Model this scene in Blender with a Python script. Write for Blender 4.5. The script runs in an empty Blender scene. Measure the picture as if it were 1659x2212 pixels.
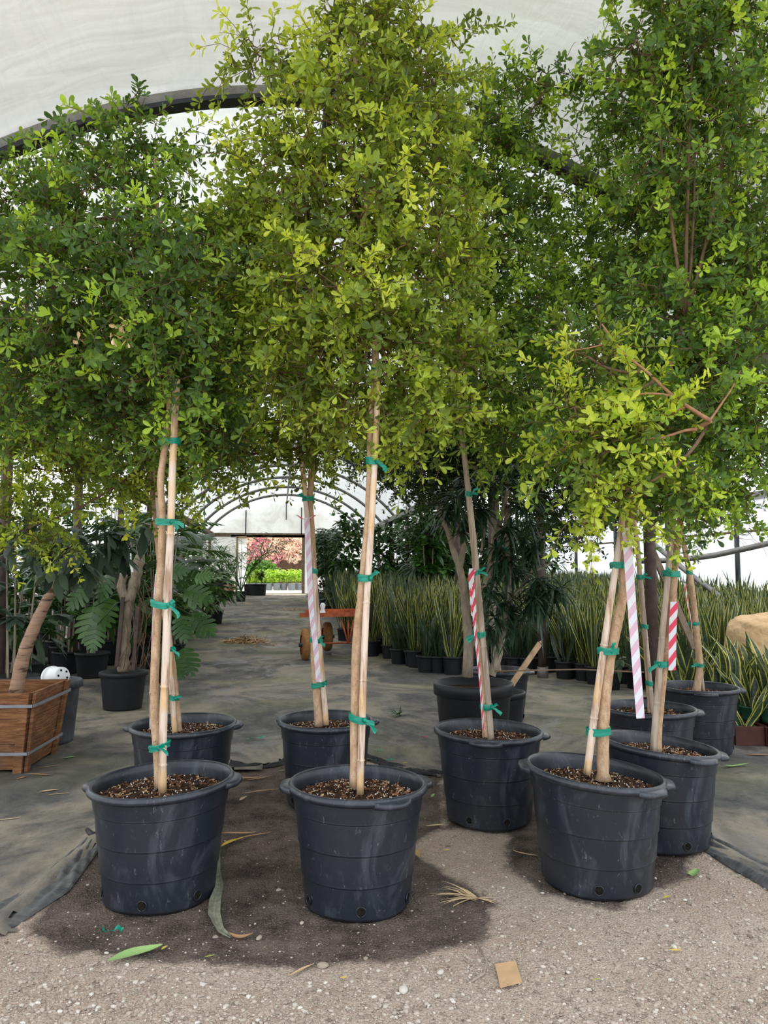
import bpy, math, random
import numpy as np
from mathutils import Vector

SC = bpy.context.scene
COL = SC.collection
rng = np.random.default_rng(7)
random.seed(7)

# ------------------------------------------------------------ camera, sky, sun, exposure
F_PX, CX, CY, EYE = 1600.0, 829.5, 1106.0, 1.5
PITCH, YAW = math.radians(4.57), math.radians(8.0)
cam_data = bpy.data.cameras.new('camera')
cam = bpy.data.objects.new('camera', cam_data); COL.objects.link(cam)
cam_data.sensor_fit = 'VERTICAL'; cam_data.sensor_height = 36.0
cam_data.lens = F_PX / 2212.0 * 36.0
cam_data.clip_end = 300
cam.location = (0, 0, EYE)
cam.rotation_euler = (math.radians(90) + PITCH, 0, -YAW)
SC.camera = cam

world = bpy.data.worlds.new('sky'); SC.world = world; world.use_nodes = True
bg = world.node_tree.nodes['Background']
bg.inputs[0].default_value = (0.86, 0.93, 1.0, 1); bg.inputs[1].default_value = 1.75
sun_data = bpy.data.lights.new('sun', 'SUN'); sun = bpy.data.objects.new('sun', sun_data); COL.objects.link(sun)
sun_data.energy = 5.0; sun_data.angle = math.radians(4); sun_data.color = (1.0, 0.95, 0.86)
sun.rotation_euler = (math.radians(-32), math.radians(-14), 0)     # high sun over the far end of the house
SC.view_settings.view_transform = 'Standard'; SC.view_settings.look = 'None'
SC.view_settings.gamma = 1.0; SC.view_settings.use_curve_mapping = False
SC.view_settings.exposure = 0.6
try:
    SC.cycles.use_denoising = True
    SC.cycles.max_bounces = 7; SC.cycles.diffuse_bounces = 5; SC.cycles.transmission_bounces = 5
    SC.cycles.glossy_bounces = 2; SC.cycles.transparent_max_bounces = 4
    SC.cycles.caustics_reflective = False; SC.cycles.caustics_refractive = False
    SC.cycles.sample_clamp_indirect = 6
except Exception:
    pass

# ------------------------------------------------------------ measuring: a pixel of the photograph -> a point of the place
_c, _s = math.cos(YAW), math.sin(YAW)
def ray(px, py):
    x, u = px - CX, CY - py
    fw = F_PX*math.cos(PITCH) - u*math.sin(PITCH); up = u*math.cos(PITCH) + F_PX*math.sin(PITCH)
    return np.array([x*_c + fw*_s, -x*_s + fw*_c, up]), fw
def ground(px, py, z=0.0):
    r, fw = ray(px, py); t = (z - EYE)/r[2]
    return np.array([r[0]*t, r[1]*t, z])
def atD(px, py, D):
    r, fw = ray(px, py); p = r*(D/fw); p[2] += EYE
    return p
def depth(p): return p[0]*_s + p[1]*_c
FWD = np.array([_s, _c, 0.0]); RGT = np.array([_c, -_s, 0.0]); UP = np.array([0, 0, 1.0])
def nrm(v):
    v = np.asarray(v, float); return v/(np.linalg.norm(v, axis=-1, keepdims=True)+1e-12)

# ------------------------------------------------------------ mesh collecting
class MB:
    def __init__(s): s.v=[]; s.f=[]; s.n=0; s.t=[]; s.smooth=True
    def add(s, v, f, tone=0.5):
        v = np.asarray(v, float).reshape(-1, 3)
        s.v.append(v); s.f.extend([tuple(int(i)+s.n for i in q) for q in f]); s.n += len(v)
        if np.isscalar(tone): s.t.extend([tone]*len(f))
        else: s.t.extend(list(tone))
    def tube(s, pts, rad, n=8, tone=0.5, caps=True):
        pts = np.asarray(pts, float); m = len(pts)
        rad = np.full(m, rad, float) if np.isscalar(rad) else np.asarray(rad, float)
        tan = nrm(np.gradient(pts, axis=0))
        ref = np.array([1.0, 0, 0]) if abs(tan[0][2]) > .8 else UP
        u = nrm(np.cross(tan, ref)); w = np.cross(tan, u)
        a = np.arange(n)*2*math.pi/n
        ring = pts[:, None]+rad[:, None, None]*(np.cos(a)[None, :, None]*u[:, None]+np.sin(a)[None, :, None]*w[:, None])
        f = [(i*n+j, i*n+(j+1)%n, (i+1)*n+(j+1)%n, (i+1)*n+j) for i in range(m-1) for j in range(n)]
        if caps: f += [tuple(range(n))[::-1], tuple(range((m-1)*n, m*n))]
        s.add(ring.reshape(-1, 3), f, tone)
    def lathe(s, prof, n=64, c=(0, 0, 0), tone=0.5, warp=None, closed=False):
        prof = np.asarray(prof, float); m = len(prof); a = np.arange(n)*2*math.pi/n
        v = np.stack([prof[:, 0][:, None]*np.cos(a), prof[:, 0][:, None]*np.sin(a), np.repeat(prof[:, 1][:, None], n, 1)], -1)
        if warp is not None: v = warp(v, a)
        f = [(i*n+j, i*n+(j+1)%n, (i+1)*n+(j+1)%n, (i+1)*n+j) for i in range(m-1) for j in range(n)]
        if not closed:
            pass
        s.add(v.reshape(-1, 3)+np.asarray(c), f, tone)
    def box(s, c, ax, ay, az, tone=0.5):
        c, ax, ay, az = map(lambda q: np.asarray(q, float), (c, ax, ay, az))
        v = [c+i*ax+j*ay+k*az for k in (-1, 1) for j in (-1, 1) for i in (-1, 1)]
        s.add(v, [(0, 2, 3, 1), (4, 5, 7, 6), (0, 1, 5, 4), (2, 6, 7, 3), (0, 4, 6, 2), (1, 3, 7, 5)], tone)
    def strip(s, pts, side, width, tone=0.5, fold=0.0, nup=None, cols=2):
        """leaf or ribbon blade along pts; side = vectors, width = half widths"""
        pts = np.asarray(pts, float); m = len(pts)
        side = np.broadcast_to(np.asarray(side, float), (m, 3)); width = np.broadcast_to(np.asarray(width, float), (m,))
        if nup is None: nup = nrm(np.cross(nrm(np.gradient(pts, axis=0)), side))
        k = np.linspace(-1, 1, cols+1)
        v = pts[:, None]+k[None, :, None]*side[:, None]*width[:, None, None]+(np.abs(k)[None, :, None]*fold*width[:, None, None])*nup[:, None]
        c = cols+1
        f = [(i*c+j, i*c+j+1, (i+1)*c+j+1, (i+1)*c+j) for i in range(m-1) for j in range(cols)]
        s.add(v.reshape(-1, 3), f, tone)
    def data(s, name, mat, origin=(0, 0, 0)):
        me = bpy.data.meshes.new(name)
        v = np.concatenate(s.v)-np.asarray(origin, float)
        nf = len(s.f); lens = np.fromiter((len(q) for q in s.f), np.int32, nf)
        idx = np.fromiter((i for q in s.f for i in q), np.int32, int(lens.sum()))
        fill(me, v, lens, idx, np.array(s.t, np.float32), s.smooth, mat)
        return me
def fill(me, v, lens, idx, tone, smooth, mat):
    me.vertices.add(len(v)); me.vertices.foreach_set('co', v.astype(np.float32).ravel())
    me.loops.add(len(idx)); me.loops.foreach_set('vertex_index', idx.astype(np.int32))
    nf = len(lens); me.polygons.add(nf)
    st = np.zeros(nf, np.int32); st[1:] = np.cumsum(lens)[:-1]
    me.polygons.foreach_set('loop_start', st)
    try: me.polygons.foreach_set('loop_total', lens.astype(np.int32))
    except Exception: pass
    me.polygons.foreach_set('use_smooth', np.full(nf, bool(smooth)))
    me.update(calc_edges=True)
    at = me.attributes.new('tone', 'FLOAT', 'FACE'); at.data.foreach_set('value', tone.astype(np.float32))
    me.materials.append(mat)

def thing(name, label, cat, loc=(0, 0, 0), group=None):
    o = bpy.data.objects.new(name, None); COL.objects.link(o); o.empty_display_size = .1
    o.location = tuple(loc); o['label'] = label; o['category'] = cat
    if group: o['group'] = group
    return o
def wloc(o):
    p = np.array(o.location)
    while o.parent: o = o.parent; p = p+np.array(o.location)
    return p
def part(name, mb, mat, parent, label=None, kind=None, origin=None):
    """mb is in world space (or in the thing's own space when the thing still stands at the origin)"""
    me = mb.data(name, mat, wloc(parent)); o = bpy.data.objects.new(name, me); COL.objects.link(o); o.parent = parent
    if label: o['label'] = label
    if kind: o['kind'] = kind
    return o
def single(name, mb, mat, label, cat, loc, group=None, kind=None):
    me = mb.data(name, mat, loc); o = bpy.data.objects.new(name, me); COL.objects.link(o); o.location = tuple(loc)
    if kind: o['kind'] = kind
    if kind != 'structure': o['label'] = label; o['category'] = cat
    if group: o['group'] = group
    return o
def struct(name, mb, mat):
    me = mb.data(name, mat); o = bpy.data.objects.new(name, me); COL.objects.link(o); o['kind'] = 'structure'; return o
def dup(root, loc, rotz=0.0, scale=1.0, label=None, group=None):
    r = root.copy(); COL.objects.link(r); r.location = tuple(loc); r.rotation_euler = (0, 0, rotz); r.scale = (scale,)*3
    if label: r['label'] = label
    if group: r['group'] = group
    for ch in list(root.children):
        c = ch.copy(); COL.objects.link(c); c.parent = r
        for g in list(ch.children):
            d = g.copy(); COL.objects.link(d); d.parent = c
    return r

# ------------------------------------------------------------ materials
class NT:
    def __init__(s, name, rough=.8, spec=.3):
        s.m = bpy.data.materials.new(name); s.m.use_nodes = True; s.t = s.m.node_tree; s.b = s.t.nodes['Principled BSDF']
        s.b.inputs['Roughness'].default_value = rough; s.b.inputs['Specular IOR Level'].default_value = spec
        s.out = s.t.nodes['Material Output']; s._co = None
    def n(s, ty, **kw):
        x = s.t.nodes.new(ty)
        for k, v in kw.items(): setattr(x, k, v)
        return x
    def l(s, a, b): s.t.links.new(a, b)
    def co(s, what='Object'):
        if s._co is None: s._co = s.n('ShaderNodeTexCoord')
        return s._co.outputs[what]
    def mapped(s, scale=(1, 1, 1), rot=(0, 0, 0), what='Object'):
        m = s.n('ShaderNodeMapping'); m.inputs['Scale'].default_value = scale; m.inputs['Rotation'].default_value = rot
        s.l(s.co(what), m.inputs[0]); return m.outputs[0]
    def noise(s, scale, detail=4, rough=.6, vec=None, dist=0.0):
        x = s.n('ShaderNodeTexNoise'); x.inputs['Scale'].default_value = scale; x.inputs['Detail'].default_value = detail
        x.inputs['Roughness'].default_value = rough; x.inputs['Distortion'].default_value = dist
        s.l(vec if vec is not None else s.co(), x.inputs['Vector']); return x.outputs['Fac']
    def vor(s, scale, vec=None, feat='F1', out='Distance'):
        x = s.n('ShaderNodeTexVoronoi', feature=feat); x.inputs['Scale'].default_value = scale
        s.l(vec if vec is not None else s.co(), x.inputs['Vector']); return x.outputs[out]
    def ramp(s, fac, stops, interp='LINEAR'):
        r = s.n('ShaderNodeValToRGB'); r.color_ramp.interpolation = interp; e = r.color_ramp.elements
        while len(e) < len(stops): e.new(0.5)
        for q, (p, c) in zip(e, stops):
            q.position = p; q.color = (*c, 1) if not np.isscalar(c) else (c, c, c, 1)
        s.l(fac, r.inputs[0]); return r.outputs[0]
    def mix(s, fac, a, b, mode='MIX'):
        x = s.n('ShaderNodeMix', data_type='RGBA', blend_type=mode)
        for k, v in ((0, fac), (6, a), (7, b)):
            if hasattr(v, 'type') and hasattr(v, 'links'): s.l(v, x.inputs[k])
            else: x.inputs[k].default_value = v if (k == 0) else (*v, 1)
        return x.outputs[2]
    def math(s, op, a, b=0.0, clamp=False):
        x = s.n('ShaderNodeMath', operation=op); x.use_clamp = clamp
        for k, v in ((0, a), (1, b)):
            if hasattr(v, 'links'): s.l(v, x.inputs[k])
            else: x.inputs[k].default_value = v
        return x.outputs[0]
    def attr(s, name='tone', out='Fac'):
        x = s.n('ShaderNodeAttribute', attribute_name=name); return x.outputs[out]
    def base(s, c):
        if hasattr(c, 'links'): s.l(c, s.b.inputs['Base Color'])
        else: s.b.inputs['Base Color'].default_value = (*c, 1)
        return s
    def bump(s, h, strength=.4, dist=.01):
        x = s.n('ShaderNodeBump'); x.inputs['Strength'].default_value = strength; x.inputs['Distance'].default_value = dist
        s.l(h, x.inputs['Height']); s.l(x.outputs[0], s.b.inputs['Normal']); s.bn = x.outputs[0]; return s
    def translucent(s, color, fac):
        t = s.n('ShaderNodeBsdfTranslucent'); m = s.n('ShaderNodeMixShader'); m.inputs[0].default_value = fac
        if hasattr(color, 'links'): s.l(color, t.inputs[0])
        else: t.inputs[0].default_value = (*color, 1)
        s.l(s.b.outputs[0], m.inputs[1]); s.l(t.outputs[0], m.inputs[2]); s.l(m.outputs[0], s.out.inputs[0]); return s

def plain(name, c, rough=.7, spec=.3, var=0.25, scale=12, metal=0):
    m = NT(name, rough, spec); f = m.noise(scale)
    m.base(m.ramp(f, [(.3, tuple(x*(1-var) for x in c)), (.7, tuple(min(1, x*(1+var)) for x in c))]))
    m.b.inputs['Metallic'].default_value = metal; return m.m
def leafmat(name, stops, tr=.38, trgain=(1.5, 1.5, .6), rough=.42, spec=.4, big=False):
    m = NT(name, rough, spec); t = m.attr()
    c = m.ramp(t, stops)
    if big:
        c = m.mix(m.ramp(m.noise(14), [(.35, .0), (.75, .35)]), c, tuple(x*1.6 for x in stops[-1][1]))
    m.base(c)
    tc = m.mix(1.0, c, trgain, 'MULTIPLY')
    m.translucent(tc, tr); return m.m

M = {}
# foliage: dark mature leaf -> mid green -> young yellow-green
M['leaf_green'] = leafmat('leaf_green', [(0, (.038, .074, .026)), (.35, (.085, .16, .038)), (.6, (.19, .31, .044)), (.8, (.38, .54, .06)), (1, (.48, .64, .09))], tr=.45, trgain=(1.9, 1.75, .6))
M['leaf_yellow'] = leafmat('leaf_yellow_green', [(0, (.055, .086, .020)), (.35, (.14, .20, .030)), (.6, (.28, .37, .045)), (.8, (.46, .56, .07)), (1, (.55, .63, .10))], tr=.45, trgain=(1.9, 1.7, .6))
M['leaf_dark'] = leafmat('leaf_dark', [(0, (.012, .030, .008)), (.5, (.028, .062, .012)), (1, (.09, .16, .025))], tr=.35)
M['leaf_big'] = leafmat('broad_leaf', [(0, (.015, .045, .014)), (.5, (.035, .095, .022)), (1, (.11, .22, .04))], tr=.28, rough=.33, spec=.5)
M['leaf_blue'] = leafmat('blue_green_leaf', [(0, (.022, .040, .028)), (.5, (.045, .078, .050)), (1, (.10, .15, .09))], tr=.2, rough=.5)
M['leaf_drac'] = leafmat('dracaena_leaf', [(0, (.012, .030, .018)), (.5, (.025, .06, .03)), (1, (.07, .13, .05))], tr=.2, rough=.35, spec=.5)
M['leaf_lime'] = leafmat('lime_leaf', [(0, (.22, .38, .03)), (1, (.55, .75, .08))], tr=.3, trgain=(1.2, 1.2, .6))
M['leaf_mid'] = leafmat('outdoor_green_leaf', [(0, (.05, .14, .03)), (1, (.22, .42, .07))], tr=.3)
M['bougain'] = NT('bougainvillea_bract', .6, .2).base((0.5, .5, .5)).m
_m = NT('bougainvillea', .6, .2); _cc = _m.ramp(_m.attr(), [(0, (.06, .11, .03)), (.10, (.07, .12, .03)), (.12, (.78, .22, .42)), (.35, (.90, .42, .50)), (.5, (.95, .62, .52)), (.8, (.97, .78, .58)), (1, (1.0, .90, .75))])
_m.base(_cc).translucent(_cc, .3); M['bougain'] = _m.m
_m = NT('snake_plant_leaf', .38, .45); M['sans'] = _m
_b = _m.noise(26, 3, .6, _m.mapped((1, 1, 5)), .4)
_g = _m.mix(_m.ramp(_b, [(.42, 0), (.6, .75)]), (.014, .034, .018), (.075, .115, .062))
_m.base(_m.mix(_m.attr(), _g, (.72, .66, .13))).translucent((.10, .14, .02), .12); M['sans'] = _m.m

# bark
_m = NT('bark_tan', .85, .15); f1 = _m.noise(30, 6, .7, _m.mapped((1, 1, .35))); f2 = _m.noise(130, 3, .6)
_c1 = _m.ramp(f1, [(.3, (.27, .165, .095)), (.5, (.47, .31, .19)), (.72, (.62, .46, .31))])
_m.base(_m.mix(_m.ramp(f2, [(.58, 0), (.66, .55)]), _c1, (.20, .12, .07))).bump(f1, .35, .006); M['bark'] = _m.m
_m = NT('bark_brown', .85, .15); f1 = _m.noise(25, 6, .7, _m.mapped((1, 1, .4)))
_m.base(_m.ramp(f1, [(.3, (.075, .048, .032)), (.7, (.24, .15, .095))])); M['twig'] = _m.m
_m = NT('bark_grey', .9, .15); f1 = _m.noise(22, 6, .7, _m.mapped((1, 1, .3)))
_m.base(_m.ramp(f1, [(.3, (.15, .12, .085)), (.7, (.40, .33, .245))])).bump(f1, .4, .008); M['bark_grey'] = _m.m; M['twig_bare'] = plain('tan_branch_bark', (.33, .17, .095), .8, .2, .3, 30)
_m = NT('bark_ringed', .9, .15); f1 = _m.noise(9, 3, .5, _m.mapped((.6, .6, 4)), .6)
_m.base(_m.ramp(f1, [(.34, (.10, .06, .04)), (.42, (.30, .19, .13)), (.7, (.42, .27, .19))])).bump(f1, .6, .02); M['bark_ring'] = _m.m
_m = NT('bamboo', .5, .4); f1 = _m.noise(14, 5, .6, _m.mapped((2.5, 2.5, .25))); f2 = _m.noise(3.0, 2, .5, _m.mapped((.2, .2, 1)))
_cb = _m.mix(_m.ramp(f2, [(.46, 0), (.52, 1)]), (.66, .44, .24), (.68, .54, .44))
_m.base(_m.mix(_m.ramp(f1, [(.35, 1), (.5, 0)]), _cb, (.34, .21, .13), 'MIX')); M['bamboo'] = _m.m
_m = NT('bamboo_grey', .6, .3); f1 = _m.noise(14, 5, .6, _m.mapped((2.5, 2.5, .25)))
_m.base(_m.ramp(f1, [(.35, (.26, .19, .14)), (.6, (.50, .40, .31))])); M['bamboo_grey'] = _m.m
# plastics
_m = NT('black_pot_plastic', .3, .5); f1 = _m.noise(5, 6, .7, _m.mapped((1, 1, .5)), 1.0); f2 = _m.noise(48, 5, .75, _m.mapped((1, 1, .45)), .6)
_d = _m.mix(_m.ramp(f1, [(.52, 0), (.72, .5)]), (.015, .0185, .0265), (.10, .11, .13))
_m.base(_m.mix(_m.ramp(f2, [(.61, 0), (.70, .65)]), _d, (.17, .175, .185)))
_m.l(_m.ramp(f1, [(.3, .27), (.75, .5)]), _m.b.inputs['Roughness']); _m.bump(_m.noise(6, 2), .25, .02); M['pot'] = _m.m
M['pot_plain'] = plain('nursery_pot_plastic', (.013, .014, .017), .5, .35)
M['pot_dusty'] = plain('dusty_pot_plastic', (.06, .065, .075), .6, .3, .6, 6)
M['pot_grey'] = plain('grey_pot_plastic', (.22, .23, .25), .55, .3)
M['hole'] = plain('drain_hole_dark', (.012, .010, .008), .9, .1, .6, 80)
M['white'] = plain('white_plastic', (.82, .83, .83), .4, .4, .04)
M['green_pot'] = plain('green_pot_plastic', (.02, .09, .055), .45)
_m = NT('green_tie_tape', .38, .5); _f = _m.noise(60, 2, .5, _m.mapped((.3, .3, 2)))
_m.base(_m.ramp(_f, [(.3, (.0, .17, .11)), (.7, (.01, .36, .25))])).translucent((.02, .5, .34), .25); M['tape'] = _m.m
def stripes(name, a, b, k=11.0, slant=.6):
    m = NT(name, .5, .3); sp = m.n('ShaderNodeSeparateXYZ'); m.l(m.co('UV'), sp.inputs[0])
    t = m.math('FRACT', m.math('ADD', m.math('MULTIPLY', sp.outputs[1], k), m.math('MULTIPLY', sp.outputs[0], slant)))
    c = m.mix(m.math('GREATER_THAN', t, .5), a, b); m.base(c); m.translucent(c, .3); return m.m
M['ribbon_pink'] = stripes('faded_pink_striped_ribbon', (.80, .80, .86), (.74, .50, .62))
M['ribbon_red'] = stripes('red_striped_ribbon', (.80, .80, .84), (.78, .07, .13))
# soil and ground
_m = NT('potting_soil', .95, .1); v1 = _m.vor(85); f1 = _m.noise(30, 5, .7)
_cs = _m.ramp(f1, [(.3, (.018, .011, .008)), (.6, (.055, .030, .020)), (.8, (.16, .085, .05))])
_m.base(_cs).bump(f1, .9, .02); M['soil'] = _m.m
_m = NT('soil_chips', .9, .1); _m.base(_m.ramp(_m.attr(), [(0, (.022, .014, .010)), (.4, (.12, .055, .03)), (.75, (.32, .16, .085)), (.80, (.5, .36, .2)), (.90, (.5, .4, .24)), (.92, (.8, .77, .7)), (1, (.85, .82, .76))], 'LINEAR')); M['chips'] = _m.m
_m = NT('gravel_stone', .85, .2); _m.base(_m.ramp(_m.attr(), [(0, (.15, .115, .09)), (.4, (.31, .25, .20)), (.75, (.46, .39, .325)), (1, (.62, .57, .51))])).bump(_m.noise(60), .3, .004); M['stone'] = _m.m

# floor: dry tan gravel with damp dark soil where the attribute says so
_m = NT('gravel_ground', .95, .12)
w = _m.attr('wet'); edge = _m.noise(5, 9, .75); fine = _m.noise(140, 3, .7); big = _m.noise(1.6, 4, .6); v = _m.vor(95)
wet = _m.ramp(_m.math('ADD', w, _m.math('MULTIPLY', _m.math('SUBTRACT', edge, .5), 1.3)), [(.38, 0), (.62, 1)])
dry = _m.mix(_m.ramp(big, [(.35, 0), (.65, 1)]), (.47, .345, .265), (.56, .45, .365))
dry = _m.mix(_m.ramp(_m.vor(95, out='Color'), [(.3, 0), (.9, .6)]), dry, (.50, .44, .365))
dry = _m.mix(_m.ramp(fine, [(.36, .75), (.5, 0)]), dry, (.17, .13, .10))
wetc = _m.mix(_m.ramp(_m.math('ADD', _m.math('MULTIPLY', fine, .5), _m.math('MULTIPLY', _m.noise(5, 6, .7), .5)), [(.40, 0), (.60, 1)]), (.040, .029, .024), (.20, .155, .128))
wetc = _m.mix(_m.ramp(_m.noise(220, 1), [(.73, 0), (.76, .8)]), wetc, (.42, .36, .30))
_m.base(_m.mix(wet, dry, wetc)); _m.bump(_m.math('ADD', fine, _m.math('MULTIPLY', v, .8)), .8, .012); M['floor'] = _m.m
# woven ground cloth with mud stains
_m = NT('woven_ground_cloth', .7, .3)
f1 = _m.noise(.9, 8, .68, _m.mapped((.9, .8, 1)), .8); f2 = _m.noise(3.2, 8, .8, _m.mapped((1, .7, 1)), .5); f3 = _m.noise(75, 2, .6); f4 = _m.noise(.45, 4); f5 = _m.noise(1.5, 6, .7, _m.mapped((1, .7, 1)), 1.0)
cl = _m.mix(_m.ramp(f2, [(.38, 0), (.6, 1)]), (.050, .049, .050), (.125, .118, .110))
cl = _m.mix(_m.ramp(f1, [(.45, 0), (.59, .9)]), cl, (.30, .255, .195))
cl = _m.mix(_m.ramp(f5, [(.52, 0), (.63, .65)]), cl, (.062, .058, .055))
cl = _m.mix(_m.ramp(f4, [(.5, 0), (.62, .45)]), cl, (.16, .17, .075))
cl = _m.mix(_m.ramp(f3, [(.64, 0), (.72, .6)]), cl, (.05, .04, .033))
_m.base(cl); _m.l(_m.ramp(f5, [(.5, .85), (.6, .42)]), _m.b.inputs['Roughness']); _m.bump(f2, .4, .02); M['cloth'] = _m.m
_m = NT('cloth_fold', .65, .3); f1 = _m.noise(7, 6, .7, _m.mapped((.5, 2, 1)))
_m.base(_m.ramp(f1, [(.35, (.045, .045, .048)), (.7, (.17, .165, .16))])).bump(f1, .5, .02); M['fold'] = _m.m

# roof sheet: milky film that lets the daylight through
def film(name, dirt, tr, tint=(.93, .94, .95), ds=(.8, 4, .8), bs=.5):
    m = NT(name, .5, .35); f = m.noise(1.3, 7, .65, m.mapped(ds), 1.2); g = m.noise(7, 4, .6, m.mapped((1, .25, 1)), 1.5)
    c = m.mix(m.ramp(f, [(.42, 0), (.75, dirt)]), tint, (.62, .61, .56))
    c = m.mix(m.ramp(g, [(.5, 0), (.62, .14), (.72, 0)]), c, (.60, .62, .64))
    m.base(c); m.bump(g, bs, .03)
    t = m.n('ShaderNodeBsdfTranslucent'); x = m.n('ShaderNodeMixShader'); x.inputs[0].default_value = tr
    m.l(c, t.inputs[0]); m.l(m.b.outputs[0], x.inputs[1]); m.l(t.outputs[0], x.inputs[2]); m.l(x.outputs[0], m.out.inputs[0]); return m.m
M['fold_black'] = plain('black_cloth_fold', (.028, .028, .03), .7, .3, .5, 20)
M['film'] = film('roof_film', .6, .125, (.93, .935, .93))
M['film_clear'] = film('clearer_roof_film', .35, .46, (.93, .95, .97))
M['film_mid'] = film('middle_roof_film', .45, .21, (.93, .95, .96), (.8, 3, .8), .8)
M['film_wall'] = film('wall_film', .35, .5, (.95, .96, .97))
M['film_end'] = film('end_wall_film', .8, .17, (.90, .92, .90))
M['steel_dark'] = plain('dark_painted_steel', (.018, .020, .024), .45, .5, .3)
M['steel'] = plain('galvanised_steel', (.20, .19, .18), .45, .4, .3, 8, .4)
M['steel_light'] = plain('pale_steel', (.4, .4, .4), .5)
M['post_rust'] = plain('rusty_brown_post', (.075, .050, .042), .7, .3, .45, 7)
_m = NT('weathered_wood', .8, .2); f1 = _m.noise(5, 6, .7, _m.mapped((1.2, 1.2, 14)), .5); f2 = _m.noise(2.2, 4, .6)
_w = _m.ramp(f1, [(.3, (.085, .035, .016)), (.5, (.22, .095, .042)), (.72, (.40, .21, .10))])
_m.base(_m.mix(_m.ramp(f2, [(.52, 0), (.7, .75)]), _w, (.10, .06, .04))).bump(f1, .5, .008); M['wood'] = _m.m
M['wood_grey'] = plain('grey_timber', (.20, .15, .11), .85, .2, .4, 9)
M['wood_pale'] = plain('pale_timber', (.42, .28, .17), .8, .2, .3, 9)
M['strap'] = plain('grey_strap', (.22, .22, .24), .5, .5, .15)
M['rust_orange'] = plain('rust_orange_paint', (.42, .105, .045), .7, .3, .4, 14)
M['tyre'] = plain('orange_brown_tyre', (.33, .16, .055), .8, .2, .3, 30)
M['maroon'] = plain('red_brown_tray_board', (.07, .022, .016), .7, .3, .2)
_m = NT('kraft_paper', .8, .2); f1 = _m.noise(3, 3, .5); v1 = _m.vor(7, _m.mapped((1, 1, 1)), 'DISTANCE_TO_EDGE'); v2 = _m.vor(15, None, 'DISTANCE_TO_EDGE')
_m.base(_m.ramp(f1, [(.3, (.50, .32, .165)), (.7, (.64, .44, .25))])).bump(_m.math('ADD', v1, _m.math('MULTIPLY', v2, .5)), .5, .035); M['kraft'] = _m.m
M['card'] = plain('cardboard', (.50, .32, .18), .85, .15, .12)
M['dry'] = NT('dry_leaf', .8, .2).m
_m = NT('dry_leaf', .8, .2); _m.base(_m.ramp(_m.attr(), [(0, (.20, .095, .045)), (.4, (.42, .24, .12)), (.6, (.60, .46, .28)), (.75, (.55, .40, .05)), (.9, (.20, .33, .10)), (1, (.30, .45, .18))])); M['dry'] = _m.m
M['pinkbit'] = plain('pink_tape', (.75, .05, .14), .5)
M['cord'] = plain('brown_cord', (.25, .16, .10), .8)
M['outside'] = plain('pale_sunlit_ground', (.62, .60, .56), .9, .1, .15, 2)
M['tag'] = plain('white_tag', (.75, .77, .80), .5)
M['ink'] = plain('dark_ink', (.05, .045, .05), .6)

# ============================================================ THE PLACE
def gz(y): return .021*max(0.0, y-13.0)              # the floor climbs slightly towards the far end
def g2(px, py):
    z = 0.0
    for _ in range(12):
        p = ground(px, py, z); z = gz(p[1])
    return p
def atY(px, py, Y):
    r, fw = ray(px, py); p = r*(Y/r[1]); p[2] += EYE; return p
YE = 35.0                                             # far end wall
BC, HW, EAVE, RISE = 0.28, 3.40, 3.2, 1.65            # bay centre, half width, eave height, rise
RR = (HW**2+RISE**2)/(2*RISE)
def arch(cx, n=40, dr=0.0):
    a0 = math.asin(HW/RR); a = np.linspace(-a0, a0, n); R = RR+dr
    return np.stack([cx+R*np.sin(a), EAVE+RISE-RR+R*np.cos(a)], -1)
HOOPS = [4.96+3.05*k for k in range(-2, 11)]

# ---- floor
xs = np.concatenate([np.linspace(-16, -3.2, 10), np.linspace(-3, 4.6, 305), np.linspace(4.9, 16, 10)])
ys = np.concatenate([np.linspace(-9, 1.2, 8), np.linspace(1.4, 6.6, 209), np.linspace(7, 70, 64)])
XX, YY = np.meshgrid(xs, ys)
def polydist(P, poly):
    """signed distance (positive inside) of points P (n,2) to polygon"""
    poly = np.asarray(poly, float); ins = np.zeros(len(P), bool); d = np.full(len(P), 1e9)
    for i in range(len(poly)):
        a, b = poly[i], poly[(i+1) % len(poly)]; ab = b-a
        t = np.clip(((P-a)@ab)/(ab@ab), 0, 1); d = np.minimum(d, np.linalg.norm(P-(a+t[:, None]*ab), axis=1))
        cond = ((a[1] > P[:, 1]) != (b[1] > P[:, 1])) & (P[:, 0] < (b[0]-a[0])*(P[:, 1]-a[1])/(b[1]-a[1]+1e-12)+a[0]); ins ^= cond
    return np.where(ins, d, -d)
def gpoly(px): return [ground(x, y)[:2] for x, y in px]
damp = [[(60, 2020), (130, 1900), (215, 1830), (260, 1690), (480, 1660), (640, 1650), (960, 1670), (955, 1790), (880, 1830), (930, 1865), (1070, 1950), (1040, 2040), (850, 2075), (640, 2095), (330, 2075), (140, 2060)],
        [(950, 1690), (1210, 1690), (1300, 1800), (1440, 1760), (1500, 1840), (1480, 1900), (1405, 1925), (1340, 1965), (1180, 1935), (1085, 1860), (1100, 1790), (960, 1790)]]
P2 = np.stack([XX.ravel(), YY.ravel()], -1)
wetv = np.zeros(len(P2))
for pl in damp: wetv = np.maximum(wetv, np.clip(.5+polydist(P2, gpoly(pl))*5.0, 0, 1))
zz = np.array([gz(y) for y in YY.ravel()])
near = (YY.ravel() > 1.3) & (YY.ravel() < 6.7) & (np.abs(XX.ravel()-.8) < 3.85)
zz += np.where(near, rng.normal(0, .0022, len(zz)), 0)
n1, n2 = len(xs), len(ys)
fi = np.array([(j*n1+i, j*n1+i+1, (j+1)*n1+i+1, (j+1)*n1+i) for j in range(n2-1) for i in range(n1-1)])
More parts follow.
